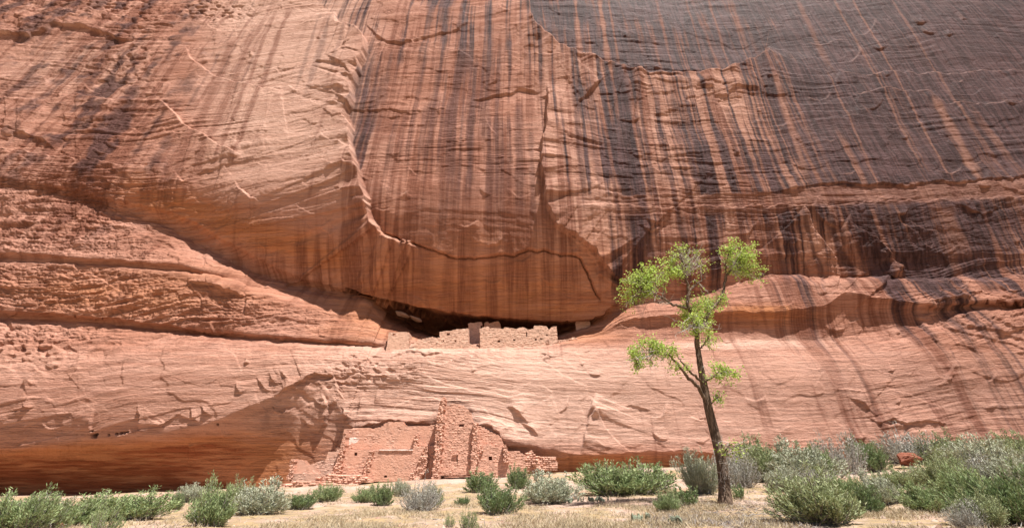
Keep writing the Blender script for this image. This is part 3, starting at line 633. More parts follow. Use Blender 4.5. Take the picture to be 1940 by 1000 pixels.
wall('lower_wall', Z5([(482,392),(600,396),(705,396),(707,390),(800,396),(915,396),(915,370),(1048,370),(1032,600),(860,588),(650,592),(600,560),(452,560)]), 38.6, .5, M_LOW, t, plaster=.75, amp=.018, holes=[Z5(sq(562,420,7,7)), Z5(sq(647,418,5,7)), Z5(sq(745,556,7,4))])
wall('ledge', Z5([(705,390),(912,390),(912,398),(705,398)]), 38.5, .5, M_PLASTER, t, plaster=1, amp=.01, white=[Z5([(700,380),(920,380),(920,400),(700,400)])])
wall('cross_wall', Z5([(648,400),(668,398),(655,450),(640,520),(632,585),(595,585),(608,540),(620,470)]), 38.2, .7, M_LOW, t, amp=.06, stone=(.2,.13))
wall('cross_wall', Z5([(975,378),(1000,372),(998,450),(990,520),(960,570),(890,590),(900,540),(940,500),(955,430)]), 38.15, .7, M_LOW, t, amp=.07, stone=(.2,.13))
wall('cross_wall', Z5([(920,308),(940,304),(944,380),(918,388)]), 38.75, .5, M_LOW, t, amp=.08, stone=(.18,.12))
wall('end_wall', Z5([(485,290),(500,292),(492,380),(478,440),(462,545),(408,550),(430,500),(452,440),(470,380)]), 38.15, 1.0, M_LOW, t, amp=.06, stone=(.2,.13))
t = tag(empty('ruined_room', at(575, 912, 38.6)), 'small pale plastered room corner with a notched top, farthest left of the lower ruin', 'ruin')
wall('plaster_wall', Z5([(190,452),(228,456),(248,462),(268,488),(300,480),(360,456),(352,545),(345,590),(165,590),(178,520)]), 39.4, .6, M_PLASTER, t, plaster=1, amp=.02)
wall('bench', Z5([(175,538),(350,536),(345,600),(165,600)]), 39.0, .5, M_PLASTER, t, plaster=1, amp=.02)
wall('broken_edge', Z5([(160,455),(190,450),(182,500),(175,560),(150,590),(138,570),(158,520)]), 38.9, .6, M_LOW, t, amp=.07, stone=(.18,.12))
wall('side_wall', Z5([(395,405),(440,403),(484,368),(470,440),(440,500),(412,545),(345,565),(350,530)]), 39.0, .6, M_PLASTER, t, plaster=.9, amp=.02)
t = tag(empty('low_ruin_wall', at(640, 915, 37.6)), 'low rubble footing wall along the front of the plastered room walls', 'wall')
wall('rubble', Z5([(312,560),(380,550),(420,548),(600,548),(640,570),(660,596),(560,604),(440,612),(330,610)]), 37.6, .9, M_LOW, t, amp=.075, stone=(.26,.15))
t = tag(empty('low_ruin_wall', at(570, 922, 37.2)), 'long knee-high rubble wall at the far left foot of the lower ruin', 'wall')
wall('rubble', Z5([(105,605),(180,592),(330,592),(440,606),(560,604),(590,630),(480,645),(200,655),(110,650)]), 37.2, 1.0, M_LOW, t, amp=.08, stone=(.3,.16))
t = tag(empty('stepped_ruin_wall', at(940, 890, 38.6)), 'stepped stone wall with one small square window, right of the tall tower', 'ruin')
wall('upper_wall', Z5([(1300,238),(1330,252),(1385,282),(1440,308),(1462,335),(1475,375),(1478,400),(1310,400)]), 39.1, .5, M_LOW, t, amp=.022, plaster=.3)
wall('lower_wall', Z5([(1296,372),(1340,362),(1400,362),(1420,376),(1478,376),(1482,400),(1560,405),(1600,425),(1605,560),(1290,575)]), 38.7, .5, M_LOW, t, amp=.02, holes=[Z5(sq(1388,445,9,8))])
wall('broken_edge', Z5([(1296,250),(1306,255),(1312,330),(1345,400),(1325,420),(1310,470),(1296,470)]), 38.5, .5, M_LOW, t, amp=.07, stone=(.18,.12))
wall('cross_wall', Z5([(1465,360),(1485,362),(1500,440),(1502,468),(1470,472)]), 38.2, .6, M_LOW, t, amp=.07, stone=(.2,.13))
t = tag(empty('low_ruin_wall', at(1020, 888, 38.4)), 'low crumbling wall stepping down at the right end of the lower ruin', 'wall')
wall('rubble', Z5([(1598,410),(1640,400),(1662,430),(1700,432),(1780,430),(1792,470),(1800,520),(1700,520),(1600,540)]), 38.7, .7, M_LOW, t, amp=.06, stone=(.25,.15))
wall('cross_wall', Z5([(1640,450),(1670,445),(1700,500),(1690,520),(1650,490)]), 38.2, .6, M_LOW, t, amp=.07, stone=(.2,.13))

# upper ruin in the alcove ----------------------------------------
YU = 43.0
t = tag(empty('cliff_house', at(752, 668, YU)), 'small square stone house standing alone at the left end of the alcove ledge', 'ruin')
wall('front_wall', Z4([(220,347),(290,344),(366,346),(369,420),(360,520),(195,500)]), YU-.2, .4, M_UP, t, holes=[Z4(sq(257,363,8,6)), Z4([(228,484),(262,484),(262,497),(228,495)])], amp=.016, plaster=.5)
wall('side_wall', Z4([(352,347),(366,346),(369,420),(360,520),(346,518)]), YU+.25, 1.6, M_UP, t, amp=.016)
wall('side_wall', Z4([(220,347),(236,346),(222,500),(198,500)]), YU+.25, 1.6, M_UP, t, amp=.016)
wall('rear_wall', Z4([(226,352),(366,350),(364,500),(205,495)]), YU+1.9, .3, M_UP, t, amp=.016)
t = tag(empty('timber_beams', at(779, 666, YU)), 'two short dark timber beams bridging the gap beside the small stone house', 'beam')
mb = MB()
for (a, b) in (((360, 458), (405, 456)), ((358, 466), (406, 468))):
    p, q_ = Z4([a, b]); mb.tube([at(*p, YU), at((p[0]+q_[0])/2, (p[1]+q_[1])/2+.3, YU), at(*q_, YU)], .07, 7)
mb.build('beams', M_WOOD, t, True, loc=t.location)
t = tag(empty('cliff_dwelling', at(915, 660, YU)), 'long ragged block of stone rooms with small windows on the alcove ledge', 'ruin')
wall('west_wall', Z4([(404,412),(440,404),(470,394),(510,386),(540,379),(565,388),(592,385),(592,346),(640,335),(680,335),(700,326),(760,322),(802,316),(806,426),(888,458),(890,500),(700,510),(400,540)]), YU, .4, M_UP, t,
     holes=[Z4(sq(657,359,9,7)), Z4(sq(709,411,6,5)), Z4(sq(622,409,4,4)), Z4(sq(571,429,5,3))], amp=.02)
wall('rear_tower', Z4([(803,281),(820,276),(850,278),(868,272),(905,271),(906,294),(893,298),(890,330),(890,450),(803,450)]), YU+3.3, .4, M_PLASTER, t, plaster=.8, amp=.016)
wall('rear_wall', Z4([(921,300),(922,274),(945,268),(962,282),(985,272),(1005,268),(1028,265),(1042,292),(1042,360),(920,360)]), YU+3.9, .4, M_PLASTER, t, plaster=.6, amp=.016)
wall('rear_wall', Z4([(710,322),(740,318),(756,326),(756,360),(710,360)]), YU+3.7, .4, M_PLASTER, t, plaster=.6, amp=.016)
wall('east_wall', Z4([(893,318),(915,310),(950,304),(965,315),(1000,314),(1062,320),(1066,312),(1112,313),(1140,318),(1162,322),(1180,312),(1205,308),(1228,316),(1240,326),(1284,321),(1286,299),(1330,296),(1384,304),(1392,326),(1400,328),(1412,310),(1428,304),(1450,302),(1456,360),(1462,424),(1380,450),(1200,470),(1000,490),(888,492)]), YU-.1, .4, M_UP, t,
     holes=[Z4(sq(1028,411,8,6)), Z4(sq(1142,401,7,5)), Z4(sq(1301,397,5,5)), Z4(sq(1340,394,8,4)), Z4(sq(1382,366,6,4)), Z4([(1228,345),(1238,345),(1238,378),(1230,378)])], amp=.02)
wall('door_frame', Z4([(1378,400),(1402,400),(1402,426),(1378,426)]), YU-.16, .3, M_PLASTER, t, holes=[Z4([(1384,406),(1396,406),(1396,422),(1384,422)])], amp=.01, cell=.05)
wall('side_wall', Z4([(887,318),(896,318),(896,470),(885,470)]), YU+.3, 1.5, M_UP, t, amp=.016)
wall('side_wall', Z4([(797,320),(806,318),(808,430),(800,430)]), YU+.4, .9, M_UP, t, amp=.016)
wall('side_wall', Z4([(1444,304),(1452,303),(1462,424),(1450,424)]), YU+.3, 1.4, M_UP, t, amp=.016)
t = tag(empty('low_ruin_wall', at(1078, 645, 43.2)), 'low tumbled wall tapering off at the right end of the alcove ledge', 'wall')
wall('rubble', Z4([(1464,402),(1500,402),(1540,394),(1575,382),(1600,386),(1612,400),(1610,440),(1470,450)]), 43.2, .6, M_UP, t, amp=.08, stone=(.25,.15))
t = tag(empty('storage_room', at(1103, 618, 46)), 'tiny plain stone storage room tucked under the right corner of the alcove', 'ruin')
wall('front_wall', Z4([(1594,252),(1640,242),(1668,242),(1700,275),(1698,330),(1596,330)]), 46.0, .5, M_PLASTER, t, plaster=.8, amp=.016)

# ------------------------------------------------------------------ loose rocks
def rock(name, c, size, seed, mat, rot=(0, 0, 0), sub=4, amp=.25, label=None, cat='boulder', group=None):
    bm = bmesh.new(); bmesh.ops.create_icosphere(bm, subdivisions=sub, radius=1)
    V = np.array([v.co[:] for v in bm.verts]); rg = np.random.default_rng(seed)
    for _ in range(11):                                        # chop flat faces
        n = rg.normal(size=3); n /= np.linalg.norm(n); d = rg.uniform(.55, .85); s = V@n; V = V-np.maximum(s-d, 0)[:, None]*n
    V = V*(1+amp*.5*fbm(V[:, 0]*1.7+seed, V[:, 1]*1.7+V[:, 2]*2.3, seed, 4))[:, None]*np.array(size)
    for v, p in zip(bm.verts, V): v.co = p
    me = bpy.data.meshes.new(name); bm.to_mesh(me); bm.free(); me.shade_flat(); me.materials.append(mat)
    o = bpy.data.objects.new(name, me); COL.objects.link(o); o.location = c; o.rotation_euler = rot
    return tag(o, label, cat, group)
M_RED = mat_rock('red_rock', (.17, .055, .032), (.25, .095, .06)); M_PALE = mat_rock('pale_rock', (.40, .25, .18), (.5, .33, .25)); M_TAN = mat_rock('tan_rock', (.27, .16, .11), (.36, .225, .16)); M_DARK = mat_rock('dark_stone', (.10, .08, .075), (.2, .16, .14))
g = ground_hit(1725, 886)
rock('boulder', g+Vector((0, 0, .42)), (.95, .6, .5), 5, M_RED, (0.1, -.12, .3), 5, .3, 'dark red boulder half buried among the bushes on the right bank')
a = at(761, 596, 46.9); rock('boulder', a, (.95, .45, .34), 8, M_TAN, (0, R(18), 0), 4, .2, 'rounded slab of fallen rock at the upper left mouth of the alcove', group=None)
a = at(787, 603.5, 46.9); rock('boulder', a, (.85, .42, .28), 9, M_TAN, (0, R(20), 0), 4, .2, 'flat fallen slab leaning against the rounded slab in the alcove')
exec_after = []

# ------------------------------------------------------------------ cottonwood tree
def build_tree():
    base = ground_hit(1373, 955); Y0 = base.y; rng = np.random.default_rng(21)
    t = tag(empty('cottonwood_tree', base), 'lone leaning cottonwood tree with bright green leaf clumps in front of the cliff', 'tree')
    M_BARK = mat_bark('bark', (.085, .057, .04), (.25, .172, .122), (22, 22, 3)); M_TWIG = mat_bark('dead_twig', (.4, .34, .29), (.55, .49, .43), (9, 9, 9))
    M_LEAF = mat_leaf('cottonwood_leaf', [(.29, .42, .06), (.44, .57, .11), (.60, .72, .23), (.36, .49, .09)], .45)
    sc = lambda py: Y0/(F*CP-(500-py)*SP)
    def limb(pts, mat, name, k=10):
        """pts (px,py,dY,width px) -> smooth tapering tube"""
        a = np.array(pts, float); n = len(a); tt = np.linspace(0, n-1, (n-1)*5+1); b = np.stack([np.interp(tt, range(n), a[:, c]) for c in range(4)], 1)
        for c in range(4): b[1:-1, c] = gsmooth(b[:, c], 1.6)[1:-1]
        P = np.stack(unproj(b[:, 0], b[:, 1], Y0+b[:, 2]), -1); P = P+.02*rng.normal(size=P.shape)*(b[:, 3:4] < 12)
        m = MB(); m.tube(P, b[:, 3]*.46*np.array([sc(y) for y in b[:, 1]]), k)
        return P, m
    def part(pts, name, k=10, par=t):
        P, m = limb(pts, M_BARK, name, k); o = m.build(name, M_BARK, par, True, loc=t.location); return P, o
    Ptr, trunk = part([(1376,966,0,40),(1375,957,0,33),(1374,945,0,27),(1372,912,.1,21),(1366,867,.15,20),(1354.6,822,.2,19),(1343,777.5,.2,17.5),(1332,721,.15,14),(1324,676.6,.1,11),(1320,640,.05,9.5),(1316,610,0,8.5)], 'trunk', 14)
    L = {}
    L['a'] = part([(1318,618,0,8),(1309,592,-.1,7),(1301,570,-.2,6.5),(1307,550.5,-.2,6),(1299,525,-.3,4.5),(1293,491.6,-.3,3),(1282,469,-.3,1.5)], 'limb')[0]
    L['b'] = part([(1307,551,-.2,5),(1316,540,-.1,4),(1326,533,0,3),(1338,528,.2,1.5)], 'limb')[0]
    L['c'] = part([(1302,584,-.1,5.5),(1286,580,-.3,5),(1270,576,-.5,4.5),(1256,564,-.7,4),(1234,556,-.9,3),(1212,546,-1.,1.8)], 'limb')[0]
    L['d'] = part([(1319,625,0,7),(1335,610,.2,6.5),(1343,592.5,.3,6.5),(1360,573,.5,6),(1371,553,.6,5.5),(1374,525,.6,5),(1385,512,.7,4),(1394,492,.7,2)], 'limb')[0]
    L['e'] = part([(1374,530,.6,4),(1376,515,.5,3.2),(1374,497,.3,2.4),(1382,480,.3,1.4)], 'limb')[0]
    L['f'] = part([(1336,760,.2,8),(1326,738,0,7.5),(1318,727,-.2,7),(1301,713,-.4,6),(1287,693,-.6,5),(1273,674,-.7,4),(1245,668,-.9,3),(1223,676,-1.1,2.2),(1204,690,-1.2,1.3)], 'limb')[0]
    L['g'] = part([(1331,724,.1,6),(1318,713,-.3,5),(1301,699,-.5,4),(1290,684,-.5,3),(1280,668,-.4,1.6)], 'limb')[0]
    L['h'] = part([(1322,662,.1,4),(1334,652,0,3),(1342,640,-.1,1.5)], 'limb')[0]
    L['i'] = part([(1336,726,.1,4),(1350,712,-.2,3),(1368,704,-.3,2),(1386,706,-.4,1)], 'limb')[0]
    L['j'] = part([(1342,770,.1,3),(1352,758,-.2,2),(1362,750,-.3,1)], 'limb')[0]
    L['k'] = part([(1366,868,.1,4),(1374,855,-.3,3),(1382,842,-.5,1.4)], 'limb')[0]
    # clumps: cx cy rx ry, depth offset, twigs, leaves per twig, limb
    CL = [('foliage', 'c', [(1206,540,30,24,-1.0,34,24),(1228,520,24,17,-.9,22,24),(1192,562,16,13,-1.,10,16),(1200,572,20,8,-1.0,7,14)]),
          ('foliage', 'a', [(1292,482,30,20,-.3,18,16),(1268,508,22,18,-.5,22,24),(1325,490,22,22,0,14,9),(1300,520,24,14,-.2,12,10),(1250,524,12,14,-.6,10,18)]),
          ('foliage', 'd', [(1398,480,32,21,.5,40,26),(1414,507,28,18,.6,26,22),(1386,505,20,14,.5,14,16),(1432,526,12,9,.6,7,12)]),
          ('foliage', 'h', [(1318,590,34,26,.35,44,26),(1352,568,28,15,.9,22,22),(1303,612,24,16,-.5,18,20),(1332,625,22,12,-.3,12,14),(1342,650,14,14,0,9,14)]),
          ('foliage', 'f', [(1224,660,32,17,-1.,26,24),(1202,684,15,17,-1.2,14,20),(1258,666,26,12,-.8,16,16),(1284,694,22,12,-.6,10,13),(1240,690,18,8,-1,5,10)]),
          ('foliage', 'i', [(1352,703,20,18,-.3,14,22),(1380,710,18,9,-.4,8,18),(1360,752,13,10,-.3,6,14),(1398,718,8,7,-.4,3,8)]),
          ('foliage', 'k', [(1376,842,20,14,-.5,8,10),(1392,858,18,10,-.5,5,6)])]
    for nm, lk, els in CL:
        tw = MB(); dead = MB(); LP = []; LD = []
        for (cx, cy, rx, ry, dY, ntw, nl) in els:
            Lb = np.concatenate([L[lk], L['e']]) if lk == 'd' else (np.concatenate([L['a'], L['b'], L['c'][-12:]]) if lk == 'a' else (np.concatenate([L['h'], L['a'][:12], L['d'][:14], Ptr[-8:]]) if lk == 'h' else (np.concatenate([L['i'], L['j']]) if lk == 'i' else (np.concatenate([L['f'], L['g']]) if lk == 'f' else L[lk]))))
            c = np.array(at(cx, cy, Y0+dY)); s = sc(cy)
            for _ in range(int(ntw*1.05)):
                u = rng.normal(size=3); u = u/np.linalg.norm(u)*rng.uniform(.45, 1)**.6
                end = c+u*np.array([rx*s*1.1, (rx+ry)*.5*s, ry*s*1.12])
                dd = np.linalg.norm(Lb-end, axis=1); k = np.argsort(dd)[rng.integers(0, 5)]; st = Lb[k]
                mid = (st+end)/2+rng.normal(size=3)*.07+np.array([0, 0, .06]); tip = end+(end-mid)*.25+np.array([0, 0, -.05])
                T = np.linspace(0, 1, 7)[:, None]; pth = (1-T)**2*st+2*T*(1-T)*mid+T*T*end
                pth[1:] += rng.normal(size=(6, 3))*.012; pth = np.concatenate([pth, tip[None]])
                is_dead = rng.random() < .3
                (dead if is_dead else tw).tube(pth, np.linspace(.014, .004, 8), 4)
                for _b in range(3):                                   # side twigs
                    j = rng.integers(3, 8); e2 = pth[j]+rng.normal(size=3)*.16; q2 = np.stack([pth[j], (pth[j]+e2)/2+rng.normal(size=3)*.02, e2])
                    (dead if is_dead or rng.random() < .3 else tw).tube(q2, [.006, .005, .003], 3)
                    n2 = int(nl*.36)
                    if not is_dead or rng.random() < .4:
                        f_ = rng.uniform(.3, 1.15, n2)[:, None]; LP.append(q2[0]+(e2-q2[0])*f_+rng.normal(size=(n2, 3))*.055); LD.append(rng.normal(size=(n2, 3))+np.array([0, 0, -.35]))
                if not is_dead:
                    nl_ = int(nl*.8); f_ = rng.uniform(.5, 1.1, nl_)[:, None]; LP.append(st+(end-st)*f_+rng.normal(size=(nl_, 3))*.08); LD.append(rng.normal(size=(nl_, 3))+np.array([0, 0, -.35]))
        P = np.concatenate(LP); V, fc = leaves(P, np.concatenate(LD), rng.uniform(.06, .105, len(P)), rng.uniform(.05, .09, len(P)), rng)
        fo = mesh_obj('foliage', V, fc, M_LEAF, t, False, None, loc=t.location)
        o = tw.build('twigs', M_BARK, fo, False, loc=t.location)
        if dead.n: o = dead.build('dead_twigs', M_TWIG, fo, False, loc=t.location)
    # bare pale twigs in the top and around the trunk foot
    dd = MB()
    for (cx, cy, rx, ry, dY, n, fx, fy) in [(1325,480,22,20,0,22,1301,520),(1290,470,22,12,-.3,12,1296,505),(1250,570,22,14,-.8,10,1268,576),(1306,625,30,10,-.4,22,1318,615),(1250,682,30,8,-.9,14,1262,670),(1396,852,26,16,-.4,18,1370,862),(1372,893,12,20,-.3,24,1371,880),(1410,520,18,14,.5,12,1386,512),(1338,548,8,8,0,4,1324,536),(1215,548,26,20,-1.1,20,1240,558),(1400,488,24,16,.45,16,1385,510),(1225,668,28,14,-1.15,22,1250,668),(1316,612,34,12,-.45,24,1318,622),(1295,495,26,18,-.4,20,1299,520)]:
        s = sc(cy)
        for _ in range(n):
            st = np.array(at(fx, fy, Y0+dY*.7)); e2 = np.array(at(cx+rng.normal()*rx*.7, cy+rng.normal()*ry*.7, Y0+dY+rng.normal()*rx*s*.6)); mid = (st+e2)/2+rng.normal(size=3)*.08
            T = np.linspace(0, 1, 7)[:, None]; pth = (1-T)**2*st+2*T*(1-T)*mid+T*T*e2; pth[1:] += rng.normal(size=(6, 3))*.015
            dd.tube(pth, np.linspace(.011, .004, 7), 4)
            for _b in range(2):
                j = rng.integers(3, 7); e3 = pth[j]+rng.normal(size=3)*.14; dd.tube(np.stack([pth[j], (pth[j]+e3)/2, e3]), [.005, .004, .003], 3)
    dd.build('dead_twigs', M_TWIG, t, False, loc=t.location)
    return t
TREE = build_tree()

# ------------------------------------------------------------------ bushes: a few kinds, then copies
M_STEM = mat_bark('brush_stem', (.17, .145, .125), (.31, .27, .24), (6, 6, 6)); M_GREYSTEM = mat_bark('grey_stem', (.28, .25, .225), (.42, .385, .35), (6, 6, 6))
ML = {'green': mat_leaf('rabbitbrush_leaf', [(.175, .23, .09), (.255, .32, .14), (.39, .445, .225), (.21, .275, .11)], .25),
      'dark': mat_leaf('greasewood_leaf', [(.115, .17, .06), (.175, .235, .095), (.28, .34, .165), (.145, .2, .08)], .25),
      'sage': mat_leaf('sagebrush_leaf', [(.27, .285, .18), (.37, .38, .26), (.48, .485, .37), (.30, .315, .2)], .2),
      'olive': mat_leaf('olive_brush_leaf', [(.20, .235, .10), (.29, .325, .155), (.41, .435, .25), (.24, .275, .125)], .25),
      'grey': mat_leaf('grey_brush_leaf', [(.28, .27, .22), (.39, .37, .315), (.47, .45, .39), (.31, .3, .245)], .15)}
def make_bush(kind, seed, h=1., wdt=1., nst=190, nl=50, up=1.0, ll=.075, lw=.0155, stem=M_STEM):
    """unit bush (height about 1, half width about .5*wdt) -> (foliage mesh object, stems mesh object) under an empty"""
    rng = np.random.default_rng(seed); root = empty('bush', (0, 0, 0)); st = MB(); P = []; D = []
    lobes = [(rng.uniform(-.27, .27)*wdt, rng.uniform(-.22, .22), rng.uniform(.72, 1.05)) for _ in range(5)]
    for i in range(nst):
        lx, ly, lh = lobes[rng.integers(0, 5)]; a = rng.uniform(0, 2*math.pi); rr = rng.random()**.5
        b = np.array([lx*.6+rng.normal()*.05, ly*.6+rng.normal()*.05, -.03])
        tip = np.array([lx+math.cos(a)*rr*.30*wdt**.5, ly+math.sin(a)*rr*.28, lh*(1-.6*rr**2)*rng.uniform(.35, 1.1)])
        if rng.random() < .16: tip *= np.array([1.15, 1.15, 1.0]); tip[2] = max(tip[2], lh*(.8-.3*rr))*rng.uniform(1.0, 1.3)
        mid = b*.5+tip*.5+np.array([(tip[0]-b[0])*.25, (tip[1]-b[1])*.25, -.06*up+.05*rng.normal()])
        T = np.linspace(0, 1, 6)[:, None]; pth = (1-T)**2*b+2*T*(1-T)*mid+T*T*tip
        st.tube(pth, np.linspace(.008, .0025, 6), 3)
        n = int(nl*rng.uniform(.6, 1.3)); f = rng.beta(2.9, 1.05, n)[:, None]
        q_ = (1-f)**2*b+2*f*(1-f)*mid+f*f*tip; tg = 2*(1-f)*(mid-b)+2*f*(tip-mid); tg /= np.linalg.norm(tg, axis=1)[:, None]
        P.append(q_+rng.normal(size=(n, 3))*.022); D.append(tg*1.5*up+rng.normal(size=(n, 3))*.5)
    P = np.concatenate(P); V, fc = leaves(P, np.concatenate(D), rng.uniform(.6, 1.3, len(P))*ll, rng.uniform(.7, 1.3, len(P))*lw, rng)
    mesh_obj('foliage', V, fc, ML[kind], root); st.build('stems', stem, root)
    return root
def copy_tree(o):
    c = o.copy(); COL.objects.link(c)
    for ch in list(o.children):
        d = ch.copy(); COL.objects.link(d); d.parent = c
    return c
KINDS = {'green': [make_bush('green', 1), make_bush('green', 2, wdt=1.1)], 'dark': [make_bush('dark', 3, nst=140, ll=.08), make_bush('dark', 4, nst=140, ll=.08)],
         'sage': [make_bush('sage', 5, stem=M_GREYSTEM), make_bush('sage', 6, nst=190, stem=M_GREYSTEM)], 'olive': [make_bush('olive', 7, nst=200, ll=.068), make_bush('olive', 8, nst=200, ll=.068)],
         'grey': [make_bush('grey', 9, nst=230, nl=22, ll=.06, lw=.013, stem=M_GREYSTEM), make_bush('grey', 10, nst=230, nl=22, ll=.06, lw=.013, stem=M_GREYSTEM)],
         'wispy': [make_bush('green', 11, nst=60, nl=46, ll=.055, lw=.014, up=1.6), make_bush('green', 12, nst=50, nl=46, ll=.055, lw=.014, up=1.6)],
         'shrublet': [make_bush('dark', 13, nst=46, nl=26, ll=.11, lw=.04)]}
GL = 'left foreground bushes'; GR = 'bushes on the right bank'; GM = 'bushes below the ruin'
# px, py of the foot, width px, height px, kind, label, group
BUSH = [
 (18,1006,120,92,'green','large feathery green bush cut by the left edge of the view',GL),
 (92,1000,100,72,'wispy','wispy dark green bush with upright shoots, second from the left edge',GL),
 (60,990,110,50,'sage','grey-green low brush filling between the two leftmost green bushes',GL),
 (135,996,90,55,'green','low green bush between the wispy shoots and the broad round green bush',GL),
 (228,985,140,66,'green','broad round green bush with a dead grey heart at its right foot',GL),
 (195,1012,78,72,'wispy','tall thin green shoots standing before the broad round green bush',GL),
 (244,983,55,36,'grey','leafless dark grey brush at the foot of the broad round green bush',GL),
 (331,964,30,34,'dark','small compact dark green bush alone on the sand, left part',GL),
 (366,950,60,36,'sage','dull grey bush half behind the tall leafy bush on the left',GL),
 (402,996,92,92,'green','tall leafy green bush nearest the viewer between the round bush and the ruin',GL),
 (490,972,115,68,'sage','wide silvery green bush right beside the tall leafy green bush',GL),
 (450,965,70,58,'olive','olive bush squeezed between the tall leafy bush and the silvery one',GL),
 (566,964,56,38,'dark','dark green low bush right of the wide silvery bush',GM),
 (618,950,56,40,'green','rounded green bush below the small plastered room corner',GM),
 (688,952,48,36,'green','thin green bush at the left under the low rubble footing wall',GM),
 (728,957,42,44,'dark','deep green upright bush in the middle under the plastered rooms',GM),
 (762,940,34,34,'sage','pale narrow brush just behind the deep green upright bush',GM),
 (792,968,76,66,'grey','dry grey brush standing in front of the tall thin rubble wall',GM),
 (820,960,36,50,'olive','thin olive brush leaning at the right of the dry grey brush',GM),
 (876,957,26,20,'dark','tiny dark bush alone on the straw below the tall tower',GM),
 (906,932,68,42,'dark','dark green bush at the right foot of the tall tower',GM),
 (946,974,78,68,'dark','leafy dark green bush standing forward below the stepped wall',GM),
 (978,925,50,44,'dark','dark green bush behind the leafy forward bush below the stepped wall',GM),
 (1040,950,118,60,'sage','broad silver-green bush below the low crumbling wall end',GM),
 (1185,938,160,78,'green','widest dense green bush in the middle, left of the tree',GM),
 (1150,936,70,56,'olive','olive clump against the left flank of the widest green bush',GM),
 (1262,968,48,44,'green','ragged green bush at the right foot of the widest green bush',GM),
 (1240,925,60,48,'grey','grey twiggy brush behind the ragged green bush left of the tree',GM),
 (880,1004,44,44,'wispy','small bright green sprig at the bottom edge, below the tower',GM),
 (852,998,26,30,'wispy','smaller of the two bright green sprigs at the bottom edge, left one',GM),
 (1305,957,48,40,'shrublet','dark broad-leaved shrub in the shade just left of the tree trunk',GM),
 (1335,934,68,80,'sage','pale grey-green bush directly left of the trunk',GR),
 (1402,924,84,80,'grey','dry silvery bush directly right of the trunk',GR),
 (1398,945,32,26,'shrublet','small dark leafy plant at the right foot of the trunk',GR),
 (1450,912,110,84,'olive','olive green bush behind the dry silvery bush right of the trunk',GR),
 (1520,912,130,78,'sage','long grey-green bush along the cliff foot, third bush right of the trunk',GR),
 (1598,898,92,74,'grey','pale silver bush with dark stems at the cliff foot right of the long grey-green bush',GR),
 (1648,880,66,54,'dark','dark green bush between two pale silver bushes at the cliff foot',GR),
 (1724,878,118,66,'grey','large pale silver bush at the cliff foot right behind the red boulder',GR),
 (1790,880,90,56,'olive','olive bush at the cliff foot right of the large pale silver bush',GR),
 (1848,896,120,70,'sage','wide grey bush on the bank in the right quarter below the streaked cliff',GR),
 (1915,888,110,68,'olive','upper bush at the right edge of the view against the cliff',GR),
 (1575,992,165,92,'olive','largest round olive bush alone in the right foreground',GR),
 (1640,972,60,56,'dark','dark green bush joined to the right side of the largest olive bush',GR),
 (1608,946,60,50,'green','bright green tuft showing above the largest olive bush',GR),
 (1672,952,86,58,'sage','open grey brush between the largest olive bush and the white log',GR),
 (1700,922,80,36,'olive','thin olive brush growing in front of the red boulder',GR),
 (1768,970,88,58,'green','low green bush just right of the white log',GR),
 (1806,938,96,72,'olive','tall olive bush right of the red boulder, above the white log',GR),
 (1852,962,120,84,'green','big mid green bush in the crowded right corner, left of the corner bush',GR),
 (1925,998,150,116,'dark','big dark bush filling the lower right corner of the view',GR),
 (1930,936,110,80,'sage','grey-green bush at the right edge above the dark corner bush',GR),
 (1845,1002,74,50,'grey','dry dark twiggy brush at the bottom right edge on the straw',GR),
 (1752,908,60,22,'sage','grey-green clump at the right foot of the red boulder',GR),
 (1480,930,70,44,'sage','low silvery clump before the long grey-green bush at the cliff foot',GR),
 (1555,925,60,40,'grey','low pale brush on sand between the cliff-foot bushes and the largest olive bush',GR),
 (1880,930,100,66,'grey','grey twiggy brush amid the crowded green bushes of the right corner',GR),
 (1820,915,90,58,'olive','olive bush behind the big mid green bush of the right corner',GR),
 (1664,892,54,46,'dark','dark green clump at the left foot of the red boulder',GR),
 (1870,1000,90,66,'olive','olive brush before the big dark corner bush at the bottom right',GR),
 (1565,905,70,60,'green','green bush wedged between the long grey-green and pale silver bushes at the cliff foot',GR),
 (1960,880,90,62,'dark','dark green bush cut by the right edge of the view against the cliff',GR),
 (1425,905,60,66,'dark','dark green bush peeking out behind the dry silvery bush by the trunk',GR),
]
used = {}
rb = random.Random(12)
for (px, py, wd, ht, kd, lab, grp) in BUSH:
    ps = KINDS[kd]; k = used.get(kd, 0); used[kd] = k+1
    g = ground_hit(px, min(py, 1012)) if py <= 1012 else ground_hit(px, 1012)
    o = ps[k] if k < len(ps) else copy_tree(ps[k % len(ps)])
    s = g.y/(F*CP-(500-py)*SP)
    hz = ht*s/(1.02 if grp == GR else 1.14); hx = wd*s/.86
    o.location = g; o.scale = (hx*rb.choice((1, -1)), min(hx, max(hz, hx*.7)), hz); o.rotation_euler = (0, 0, rb.uniform(-.35, .35))
    o.name = {'sage': 'sagebrush', 'grey': 'dry_brush', 'dark': 'greasewood_bush', 'green': 'rabbitbrush', 'olive': 'olive_brush', 'wispy': 'shoots_bush', 'shrublet': 'leafy_shrub'}[kd]
    tag(o, lab, 'bush', grp)

